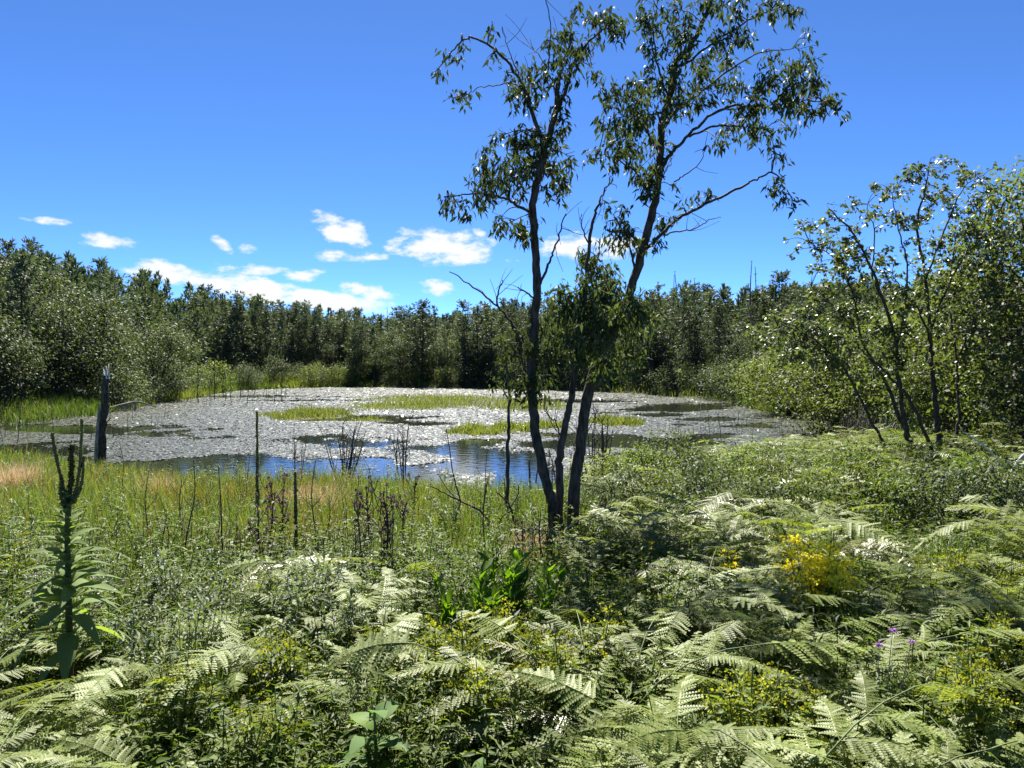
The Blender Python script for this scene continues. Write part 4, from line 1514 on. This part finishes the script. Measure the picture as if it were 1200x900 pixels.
def knapweed():
    x, y, z = at_ground(1035, 745, .8)
    KEEP.append((x, y, .35))
    root = thing('knapweed', (x, y, z), 'knapweed with three small purple flowers among the ferns', 'knapweed')
    o = np.array([x, y, z])
    TV, TF = leaf_t(.16, .03, .3)
    for (p, q) in ((1030, 756), (1046, 739), (1068, 752)):
        e = at(p, q, y) - o
        m = MB()
        tube(m, catmull([[0, 0, -.03], e * [.4, .4, .5], e], 4), .003, .002, 4)
        part(m, 'stem', M_DEAD, root)
        m = MB()
        n = 40
        D = rng.normal(0, 1, (n, 3)) * [1, 1, .4] + [0, -.1, .5]
        scatter(m, TV, TF, np.tile(e, (n, 1)), frames(D, rng.normal(0, 1, n)), rng.uniform(.012, .021, n))
        part(m, 'flower', M_PURPLE, root, False)


knapweed()


def aster(seed, h):
    g = np.random.default_rng(seed)
    root = thing('white_aster', (0, 0, 0), 'pale bushy aster', 'aster')
    TV, TF = leaf_t(.12, .04, .2)
    s, f, b = MB(), MB(), MB()
    for q in range(9):
        a = g.uniform(0, 2 * PI)
        r = h * g.uniform(.1, .5)
        e = np.array([math.cos(a) * r, math.sin(a) * r, h * g.uniform(.7, 1)])
        C = catmull([[0, 0, -.05], e * [.45, .45, .55], e], 5)
        tube(s, C, .003, .0015, 4)
        n = 40
        i = g.integers(2, len(C), n)
        scatter(f, TV, TF, C[i], frames(g.normal(0, .8, (n, 3)) + [0, 0, .4], g.normal(0, .6, n)), g.uniform(.035, .075, n))
        n = 26
        i = g.integers(len(C) - 5, len(C), n)
        scatter(b, leaf_t(.45)[0], TF, C[i] + g.normal(0, .035, (n, 3)), frames(g.normal(0, .5, (n, 3)) + [0, 0, 1], g.normal(0, 1, n)), g.uniform(.007, .014, n))
    part(s, 'stems', M_STEMG, root)
    part(f, 'foliage', M_WEEDS, root, False)
    part(b, 'blossom', M_FLUFF, root, False)
    return root


ak = Kit([aster(870 + i, .7) for i in range(3)])
for i in range(24):
    p, q = random.choice([(random.uniform(150, 300), random.uniform(610, 720)), (random.uniform(0, 160), random.uniform(620, 700)), (random.uniform(360, 420), random.uniform(650, 720)), (random.uniform(470, 560), random.uniform(560, 640))])
    x, y, z = at_ground(p, q, .65)
    ak.put(i % 3, (x, y, z), i * 2.1, random.uniform(.8, 1.15), 'silvery bushy aster with tiny white flowers in the meadow left of the trunks', 'white asters in the meadow')


def tuft(seed, n, r, h, mat, name, label, cat):
    m = MB()
    a = rng.uniform(0, 2 * PI, n)
    q = r * np.sqrt(rng.uniform(0, 1, n))
    P = np.stack([q * np.cos(a), q * np.sin(a), np.full(n, -.03)], 1)
    blades(m, P, h * rng.uniform(.6, 1.1, n), .006, .35)
    o = m.build(name, mat)
    return tag(o, label, cat)


for (p, q, h, r, lab) in [(372, 562, 0.61, 0.25, 'tan dry grass tuft below the fanning bare shrub'), (352, 566, 0.51, 0.19, 'small tan dry grass tuft left below the fanning shrub'), (20, 538, 0.67, 0.34, 'pale dry grass tuft at the left picture edge by the water'), (180, 553, 0.55, 0.28, 'tan dry grass tuft at the shore right of the snag'),
                          (622, 612, 0.55, 0.17, 'pinkish dry grass tuft at the foot of the left trunk'), (612, 640, .35, .22, 'low dry grass tuft under the crooked dead branch'), (848, 542, .5, .5, 'yellowish dry grass tuft on the right bank by the water'), (1010, 480, .5, .6, 'dry grass tuft below the fanning right tree')]:
    x, y, z = at_ground(p, q, h * .9)
    o = tuft(1, int(1500 * r) + 150, r, h, M_TAN if 'yellowish' not in lab else M_SEDGE, 'dry_grass_tuft', lab, 'grass tuft')
    o.location = (x, y, z)


# low tangled shrubs on the right bank and dry stalks in the meadow
lk = Kit([broadleaf(880 + i, 1.0, .55, 'low_shrub', 'low shrub', [M_BROADY, M_WEED, M_BROAD][i], .055, 46, 60, .02, 5, 'shrub', .22) for i in range(3)])
g = np.random.default_rng(61)
for i, (p, q, h) in enumerate([(720, 560, .9), (752, 553, 1.0), (790, 545, 1.15), (815, 548, .9), (846, 560, .8), (740, 585, .8), (780, 580, .75), (875, 553, .9), (910, 548, .8), (940, 545, .75), (985, 550, .8), (700, 590, .7), (1020, 590, .9), (1050, 600, .8), (1090, 585, .8), (975, 585, .75), (1140, 590, .9), (1175, 600, .9), (860, 590, .6), (670, 600, .6), (830, 585, .9), (905, 572, .85), (945, 605, .8), (1110, 612, .9), (765, 600, .7), (1005, 562, .95), (885, 600, .75)]):
    h *= 1.15
    x, y, z = at_ground(p, q + 42, 0)
    KEEP.append((x, y, .5))
    lk.put(i % 3, (x, y, z - .03), g.uniform(0, 6), h, 'low tangled leafy shrub among the bracken on the right bank', 'low shrubs of the right bank')
for i in range(64):
    p, q = g.uniform(130, 650), g.uniform(545, 660)
    x, y, z = at_ground(p, q, .55)
    if shore_dist(np.array([x]), np.array([y]))[0] < .6 or y < 5.2:
        continue
    stems.put(int(g.choice([1, 3, 4])), (x, y, z), g.uniform(0, 6), g.uniform(.3, .52), 'dry brown stalk standing in the meadow grass between mullein and trunks', 'dry stalks in the meadow')
for (p, q, r, s_, lab) in [(930, 560, 30, 5, 'grey dead twig tangle in the bracken below the fanning tree'), (790, 625, 20, 6, 'grey dead twig tangle in the ferns right of the trunks'), (1060, 560, 26, 7, 'grey dead twig tangle at the foot of the fanning tree'), (735, 585, 20, 8, 'grey dead twig tangle right beside the taller leaning trunk'), (850, 640, 20, 9, 'grey dead twig tangle left of the bright yellow goldenrod')]:
    x, y, z = at_ground(p, q, .5)
    o = bare_shrub(740 + s_, .75, .6, 9, M_DEAD, lab)
    o.location = (x, y, z)
# ------------------------------------------------------------------ bracken
def feather(seed, L, np_, fine):
    """one feather of a bracken frond along +Y: opposite leaflets, each cut into small lobes when fine"""
    g = np.random.default_rng(seed)
    m = MB()
    t = np.linspace(0, 1, 14)
    arch = g.uniform(.05, .55)
    side = g.normal(0, .11)
    mid = lambda u: np.stack([side * L * u ** 2, L * u * (1 - .05 * arch), L * (.12 * u - arch * u ** 2)], -1)
    tube(m, mid(t), .0028, .0010, 3, cap=False)
    PV, PF = [], []
    for i in range(np_):
        u = .06 + .93 * (i + .3) / np_
        c = mid(np.array(u))
        w = L * .30 * (1 - u) ** .75 * (.55 + .45 * min(1, u / .18)) + .006
        for s in (-1, 1):
            ang = R(68 - 22 * u) + g.normal(0, .11)
            d = np.array([s * math.sin(ang), math.cos(ang), g.normal(-.02, .13) - .18])
            d /= np.linalg.norm(d)
            nrm = np.array([0, -d[2], 1.0])
            e = np.cross(d, [0, 0, 1.0])
            e /= np.linalg.norm(e)
            wi = w * g.uniform(.70, 1.12) * (.5 if g.uniform() < .04 else 1)
            if fine:
                k = max(3, int(wi / .0105))
                for j in range(k):
                    f = (j + .5) / k
                    b = c + d * wi * f + np.array([0, 0, -.10 * wi * f * f])
                    lw_ = L * .020 * (1.1 - f) + .004
                    dl = d * .0105
                    for s2 in (-1, 1):
                        tip = b + e * s2 * lw_ + d * lw_ * .5 + np.array([0, 0, .12 * lw_])
                        PV += [b - dl * .5, b + dl * .45, tip + dl * .18, tip - dl * .42]
            else:
                lw_ = L * .021 + .003
                b1 = c + d * wi * .45 - np.array([0, 0, .02 * wi])
                PV += [c, b1 + e * lw_, c + d * wi - np.array([0, 0, .12 * wi]), b1 - e * lw_]
    V = np.array(PV)
    m.add(V, np.arange(len(V)).reshape(-1, 4))
    return m


FE_M = [feather(900 + i, .42, 19 + i % 4, True) for i in range(14)]
FE_F = [f.mesh('frond', M_FERN if i < 12 else M_FERNY, False) for i, f in enumerate(FE_M)]
FE_D = [(np.concatenate(f.V), np.concatenate(f.F)) for f in FE_M]
FE_C = []
for i in range(5):
    f = feather(930 + i, .42, 15, False)
    FE_C.append((np.concatenate(f.V), np.concatenate(f.F)))


def fern_layout(g, h):
    """stem points and the frame, size and place of each feather"""
    a = g.uniform(0, 2 * PI)
    lean = g.uniform(.15, .45)
    L = h * g.uniform(.75, 1.15)
    out = np.array([math.cos(a), math.sin(a), 0])
    t = np.linspace(0, 1, 8)[:, None]
    S = out * (lean * h * t ** 1.5 + L * .75 * np.clip(t - .45, 0, 1) ** 1.3) + np.array([0, 0, 1.0]) * (h * (1 - (1 - t) ** 1.7) * .95)
    fe = []
    k = g.integers(3, 5)
    for i in range(k):
        u = .5 + .42 * i / k
        b = np.array([np.interp(u, t[:, 0], S[:, q]) for q in range(3)])
        s = (.95 - .20 * i) * g.uniform(.85, 1.15) * h / .62
        for sd in (-1, 1):
            aa = a + sd * R(62 - 6 * i) + g.normal(0, .12)
            fe.append((b, np.array([math.cos(aa), math.sin(aa), g.uniform(.0, .45)]), s, g.normal(0, .22)))
    fe.append((S[-1], out + np.array([0, 0, g.uniform(-.25, .25)]), 1.05 * h / .62, g.normal(0, .25)))
    return S, fe


def near_fern(seed, h):
    g = np.random.default_rng(seed)
    root = thing('fern', (0, 0, 0), 'bracken fern', 'fern')
    S, fe = fern_layout(g, h)
    m = MB()
    tube(m, np.vstack([S[0] - [0, 0, .05], S]), .0045, .002, 5)
    part(m, 'stem', M_STEMG, root)
    M = frames(np.array([f[1] for f in fe]), np.array([f[3] for f in fe]))
    yel = g.uniform() < .12
    for i, (b, d, s, r) in enumerate(fe):
        k = 12 + i % 2 if yel and i % 2 else int(g.integers(0, 12))
        o = bpy.data.objects.new('frond', FE_F[k])
        COL.objects.link(o)
        o.parent = root
        o.matrix_basis = Matrix.LocRotScale(Vector(b), Matrix(M[i].tolist()).to_quaternion(), Vector((s, s, s)))
        KIDS.setdefault(root, []).append(o)
    return root


def far_fern(mb, g, h, off=(0, 0, 0), FE_C=FE_C):
    S, fe = fern_layout(g, h)
    off = np.asarray(off)
    tube(mb, S + off, .005, .003, 3, cap=False)
    for f in fe:
        k = g.integers(0, len(FE_C))
        scatter(mb, FE_C[k][0], FE_C[k][1], (f[0] + off)[None], frames(f[1][None], np.array([f[3]])), np.array([f[2]]))


def patchy(x, y, f, ph):
    return .5 + .25 * (np.sin(x * f + 1.7 * np.sin(y * f * .7 + ph)) * np.sin(y * f * 1.1 + ph + 1.3 * np.sin(x * f * .6))) * 2


def fern_zone(x, y):
    """how much bracken stands at a ground point: all the front, and the whole right bank"""
    px, py = to_px(x, y, ground(x, y) + .5)
    right = sstep(640, 720, px + np.where(y > 8.0, -20, 0)) * sstep(.6, 2.2, shore_dist(x, y))
    front = sstep(4.3, 3.2, y + .8 * sstep(620, 480, px)) * (.55 + .45 * sstep(80, 260, px) * 1)
    leftb = .22 * sstep(5.0, 4.0, y) * sstep(100, 140, px)
    hole = np.exp(-(((px - 790) / 70) ** 2 + ((py - 580) / 18) ** 2)) * .7
    lap = np.exp(-(((px - 520) / 130) ** 2 + ((py - 850) / 60) ** 2)) * .55
    return np.clip(np.maximum(np.maximum(right, front), leftb) - hole - lap, 0, 1)


g = np.random.default_rng(41)
FN = Kit([near_fern(950 + i, .62) for i in range(14)])
FM = []
for i in range(10):
    m = MB()
    far_fern(m, g, .62, FE_C=FE_D)
    FM.append(m.build('fern', M_FERN if i != 3 else M_FERNY, None, False))
    tag(FM[-1], 'bracken', 'fern')
FF = Kit(FM)
cand = []
tries = 0
while tries < 40000 and len(cand) < 1150:
    tries += 1
    y = 1.75 * (20 / 1.75) ** g.uniform()
    x = g.uniform(-.82, .82) * y
    if g.uniform() > fern_zone(np.array([x]), np.array([y]))[0]:
        continue
    sp = .155 + .013 * y
    if any((x - a) ** 2 + (y - b) ** 2 < sp * sp for a, b in cand):
        continue
    # keep the view to the low shrub, milkweed and mullein open
    p, q = to_px(x, y, gz(x, y) + .55)
    if any(math.hypot(x - a - (b - y) * a / b * (y < b), (y - b) * .6 if y < b else y - b) < r for a, b, r in KEEP) or (30 < p < 150 and 2.0 < y < 4.3) or (abs(p - 436) < 45 and y < 2.5):
        continue
    cand.append((x, y))
cand.sort(key=lambda c: c[1])
nn = nf = 0
cover = MB()
for (x, y) in cand:
    z = gz(x, y)
    hs = g.uniform(.68, 1.08) * (1.0 if y > 2.6 else .85) * (.82 + .5 * patchy(np.array([x]), np.array([y]), 1.3, 4)[0]) * (1 if y < 5 else g.uniform(.6, 1.15))
    if nn < 150:
        FN.put(int(g.integers(0, 14)), (x, y, z), g.uniform(0, 6.28), hs, 'pale green bracken fern with arching fronds at the front of the bank', 'bracken ferns at the front')
        nn += 1
    elif nf < 148:
        FF.put(int(g.integers(0, 10)), (x, y, z), g.uniform(0, 6.28), hs, 'bracken fern with glinting fronds higher up the right bank', 'bracken ferns up the right bank')
        nf += 1
    else:
        far_fern(cover, g, .62 * hs, (x, y, z))
print('ferns', len(cand), nn, nf)
for i in range(160):
    y = g.uniform(8, 18)
    x = g.uniform(.05, .85) * y
    if shore_dist(np.array([x]), np.array([y]))[0] > 1.5 and g.uniform() < fern_zone(np.array([x]), np.array([y]))[0]:
        far_fern(cover, g, .6 * g.uniform(.6, 1.4), (x, y, gz(x, y)))
tag(cover.build('bracken_cover', M_FERN, None, False), 'bracken cover farther up the right bank', None, None, 'stuff')


# ------------------------------------------------------------------ meadow: grass and weeds
def spread(n, y0, y1, k, fov=.86):
    """ground points, denser towards the viewer; k = 1 is even over the picture's depth"""
    v = rng.uniform(0, 1, n)
    e = 1 - k
    y = y0 * (y1 / y0) ** v if abs(e) < 1e-6 else (y0 ** e + v * (y1 ** e - y0 ** e)) ** (1 / e)
    x = rng.uniform(-fov, fov, n) * y
    d = shore_dist(x, y)
    ok = d > .05
    return x[ok], y[ok], d[ok]


def clearing(x, y):
    """low growth in front of the big mullein, the milkweed and the leafy shrub"""
    px, py = to_px(x, y, ground(x, y))
    a = sstep(185, 140, px) * sstep(4.3, 4.1, y) * sstep(2.0, 2.6, y)
    b = sstep(90, 60, np.abs(px - 440)) * sstep(2.7, 2.5, y)
    return np.clip(np.maximum(a, b), 0, 1)


def meadow():
    x, y, d = spread(190000, 1.8, 27, .85)
    z = ground(x, y)
    px, py = to_px(x, y, z + .3)
    fz = fern_zone(x, y)
    keep = rng.uniform(0, 1, len(x)) < np.clip(1.0 - .62 * fz, .15, 1)
    x, y, z, px, py, d = (q[keep] for q in (x, y, z, px, py, d))
    n = len(x)
    P = np.stack([x, y, z - .02], 1)
    H = rng.uniform(.22, .55, n) * (.75 + .5 * patchy(x, y, 1.1, 2)) * np.where(y < 3, .75, 1) * np.where(d < 2.0, .8, 1) * (1 - .6 * clearing(x, y)) * np.where((d < 4) & (px > 170) & (px < 660), .72, 1) * (.8 + .55 * patchy(x, y, 2.3, 6))
    W = np.clip(.0032 + .00055 * y, .004, .016) * rng.uniform(.7, 1.3, n)
    rust = (rng.uniform(0, 1, n) < .05 + .38 * (patchy(x, y, .8, 5) > .66) * (y > 7) * (px < 420))
    yel = (~rust) & (rng.uniform(0, 1, n) < .15 + .40 * sstep(6, 10, y) * sstep(700, 500, px))
    gr = ~(rust | yel)
    for sel, mat, lab in ((rust, M_RUST, 'rusty orange marsh grass near the pond'), (yel, M_GRASS, 'yellow-green meadow grass'), (gr, M_GRASSG, 'green meadow grass')):
        m = MB()
        blades(m, P[sel], H[sel], W[sel], .3)
        tag(m.build('grass', mat, None), lab, None, None, 'stuff')


def weed_variant(seed, h, nl, ll, lw):
    g = np.random.default_rng(seed)
    m = MB()
    for s in range(3):
        a = g.uniform(0, 2 * PI)
        e = np.array([math.cos(a) * h * g.uniform(.05, .35), math.sin(a) * h * g.uniform(.05, .35), h * g.uniform(.7, 1)])
        C = catmull([[0, 0, -.03], e * [.4, .4, .55], e], 4)
        tube(m, C, .0035, .002, 3, cap=False)
        i = g.integers(2, len(C), nl)
        aa = g.uniform(0, 2 * PI, nl)
        D = np.stack([np.cos(aa), np.sin(aa), g.uniform(-.2, .8, nl)], 1)
        TV, TF = leaf_t(lw, .06, .25)
        scatter(m, TV, TF, C[i] + g.normal(0, .008, (nl, 3)), frames(D, g.normal(0, .5, nl)), ll * g.uniform(.5, 1.2, nl))
    return np.concatenate(m.V), np.concatenate(m.F)


def weeds():
    kinds = [weed_variant(1000 + i, h, nl, ll, lw) for i, (h, nl, ll, lw) in enumerate([(.46, 22, .055, .22), (.40, 26, .042, .28), (.58, 26, .06, .12), (.36, 26, .038, .3), (.5, 24, .05, .16), (.55, 32, .048, .11)])]
    for mat, nn_, k, lab, f0, ph in ((M_WEED, 13500, .8, 'tangled green leafy weeds under the ferns and grass', .0, 1.0), (M_WEEDS, 3000, .7, 'silvery leafy weeds scattered through the meadow', .5, 3.0), (M_BROADY, 4200, .7, 'fresh green leafy weeds in patches', .55, 8.0)):
        x, y, d = spread(nn_, 1.75, 19, k)
        fz = fern_zone(x, y)
        px, _ = to_px(x, y, ground(x, y))
        pat = patchy(x, y, 1.6, ph)
        keep = (pat > f0) & (rng.uniform(0, 1, len(x)) < np.where(px < 660, np.clip(1 - .20 * np.maximum(y - 4.6, 0), .12, 1), 1)) & (d > .6)
        x, y = x[keep], y[keep]
        n = len(x)
        z = ground(x, y)
        P = np.stack([x, y, z], 1)
        kk = rng.integers(0, len(kinds), n)
        a = rng.uniform(0, 2 * PI, n)
        c, s = np.cos(a), np.sin(a)
        M = np.zeros((n, 3, 3))
        M[:, 0, 0], M[:, 0, 1], M[:, 1, 0], M[:, 1, 1], M[:, 2, 2] = c, -s, s, c, 1
        S = rng.uniform(.6, 1.2, n) * np.where(y < 2.6, .8, 1) * (1 - .55 * clearing(x, y))
        m = MB()
        for q in range(len(kinds)):
            w = kk == q
            scatter(m, kinds[q][0], kinds[q][1], P[w], M[w], S[w])
        tag(m.build('weeds', mat, None, False), lab, None, None, 'stuff')


meadow()
weeds()

# ------------------------------------------------------------------ sky, sun, camera
SUN_EL, SUN_AZ = R(50), R(-6)      # azimuth measured from +Y towards +X
w = bpy.data.worlds.new('World')
scene.world = w
w.use_nodes = True
nt = w.node_tree
N, L = nt.nodes, nt.links
N.clear()
out = N.new('ShaderNodeOutputWorld')
bgd = N.new('ShaderNodeBackground')
bgd.inputs['Strength'].default_value = 0.073
sky = N.new('ShaderNodeTexSky')
sky.sky_type = 'NISHITA'
sky.sun_disc = False
sky.sun_elevation = SUN_EL
sky.sun_rotation = SUN_AZ
sky.altitude = 3000
sky.air_density = 0.5
sky.dust_density = 0.2
sky.ozone_density = 10.0
tc = N.new('ShaderNodeTexCoord')


def mth(op, a, b=None, c=None):
    n = N.new('ShaderNodeMath')
    n.operation = op
    for i, v in enumerate((a, b, c)):
        if v is None:
            continue
        if isinstance(v, (int, float)):
            n.inputs[i].default_value = v
        else:
            L.new(v, n.inputs[i])
    return n.outputs[0]


sp = N.new('ShaderNodeSeparateXYZ')
L.new(tc.outputs['Generated'], sp.inputs[0])
AZ = mth('ARCTAN2', sp.outputs[0], sp.outputs[1])
EL = mth('ARCSINE', sp.outputs[2])
cmb = N.new('ShaderNodeCombineXYZ')
L.new(AZ, cmb.inputs[0])
L.new(mth('MULTIPLY', EL, 2.2), cmb.inputs[1])
nz = N.new('ShaderNodeTexNoise')
nz.inputs['Scale'].default_value = 26
nz.inputs['Detail'].default_value = 7
nz.inputs['Roughness'].default_value = .62
L.new(cmb.outputs[0], nz.inputs['Vector'])
nz2 = N.new('ShaderNodeTexNoise')
nz2.inputs['Scale'].default_value = 9
nz2.inputs['Detail'].default_value = 4
L.new(cmb.outputs[0], nz2.inputs['Vector'])
noise = mth('ADD', mth('MULTIPLY', mth('SUBTRACT', nz.outputs['Fac'], .5), 3.4), mth('MULTIPLY', mth('SUBTRACT', nz2.outputs['Fac'], .5), 1.6))
mask = None
# clouds by bearing: picture centre, half width, half height, tilt, density
CLOUDS = [(400, 272, 34, 17, .35, 1.0), (408, 300, 38, 8, .0, .9), (525, 290, 66, 20, .10, 1.25), (668, 288, 34, 16, .0, 1.1), (720, 290, 36, 12, 0, .9), (60, 259, 22, 5, 0, .9), (125, 284, 32, 9, .1, .95), (260, 285, 13, 8, .5, .8), (290, 291, 13, 6, 0, .8), (562, 273, 8, 5, 0, .5),
          (210, 322, 60, 14, .12, 1.2), (290, 338, 90, 14, .12, 1.3), (380, 352, 90, 13, .08, 1.2), (350, 323, 22, 7, .1, .8), (430, 342, 36, 10, .1, 1.0), (515, 338, 22, 9, .1, .9), (300, 316, 60, 5, 0, .4), (20, 256, 18, 4, 0, .5), (-150, 300, 90, 18, 0, 1.1), (1400, 300, 90, 16, 0, 1.0), (-500, 250, 120, 24, 0, 1.1), (1900, 280, 140, 22, 0, 1.1)]
for (cx, cy, rx, ry, tilt, dn) in CLOUDS:
    r0 = ray(cx, cy)
    az = math.atan2(r0[0], r0[1])
    el = math.asin(r0[2] / np.linalg.norm(r0))
    k = math.cos(az) if -400 < cx < 1600 else .6
    wa, we = rx / 866 * k * k, ry / 866 * k
    da = mth('SUBTRACT', AZ, az)
    de = mth('ADD', mth('SUBTRACT', EL, el), mth('MULTIPLY', da, tilt))
    q = mth('ADD', mth('POWER', mth('ABSOLUTE', mth('DIVIDE', da, wa)), 2.0), mth('POWER', mth('ABSOLUTE', mth('DIVIDE', de, we)), 2.0))
    v = mth('MULTIPLY', mth('SUBTRACT', 1.05, q), dn)
    mask = v if mask is None else mth('MAXIMUM', mask, v)
mr = N.new('ShaderNodeMapRange')
mr.interpolation_type = 'SMOOTHSTEP'
mr.inputs['From Min'].default_value = -.15
mr.inputs['From Max'].default_value = 1.15
L.new(mth('ADD', mask, mth('MULTIPLY', noise, 1.45)), mr.inputs['Value'])
inside = mth('GREATER_THAN', mask, -1.4)
hs = N.new('ShaderNodeHueSaturation')
hs.inputs['Saturation'].default_value = 1.05
L.new(sky.outputs[0], hs.inputs['Color'])
cl = N.new('ShaderNodeMix')
cl.data_type = 'RGBA'
L.new(mth('MULTIPLY', mr.outputs[0], inside), cl.inputs['Factor'])
L.new(hs.outputs[0], cl.inputs[6])
cl.inputs[7].default_value = (3.5, 3.6, 3.75, 1)
L.new(cl.outputs[2], bgd.inputs['Color'])
L.new(bgd.outputs[0], out.inputs[0])

ld = bpy.data.lights.new('sun', 'SUN')
ld.energy = 4.8
ld.angle = R(.5)
ld.color = (1.0, .95, .86)
lo = bpy.data.objects.new('sun', ld)
COL.objects.link(lo)
sv = Vector((math.sin(SUN_AZ) * math.cos(SUN_EL), math.cos(SUN_AZ) * math.cos(SUN_EL), math.sin(SUN_EL)))
lo.rotation_euler = sv.to_track_quat('Z', 'Y').to_euler()

cd = bpy.data.cameras.new('camera')
cd.sensor_fit = 'HORIZONTAL'
cd.sensor_width = 36
cd.lens = 36 * FX / 1200
cd.clip_start = .05
cd.clip_end = 3000
co = bpy.data.objects.new('camera', cd)
COL.objects.link(co)
co.location = (0, 0, EYE)
co.rotation_euler = (PI / 2 - PITCH, 0, 0)
scene.camera = co

scene.view_settings.view_transform = 'Standard'
scene.view_settings.look = 'None'
scene.view_settings.exposure = 1.97
scene.view_settings.gamma = 1
scene.view_settings.use_curve_mapping = False
scene.render.engine = 'CYCLES'
c = scene.cycles
c.max_bounces = 7
c.diffuse_bounces = 3
c.glossy_bounces = 3
c.transmission_bounces = 5
c.transparent_max_bounces = 4
c.sample_clamp_indirect = 8
c.caustics_reflective = False
c.caustics_refractive = False
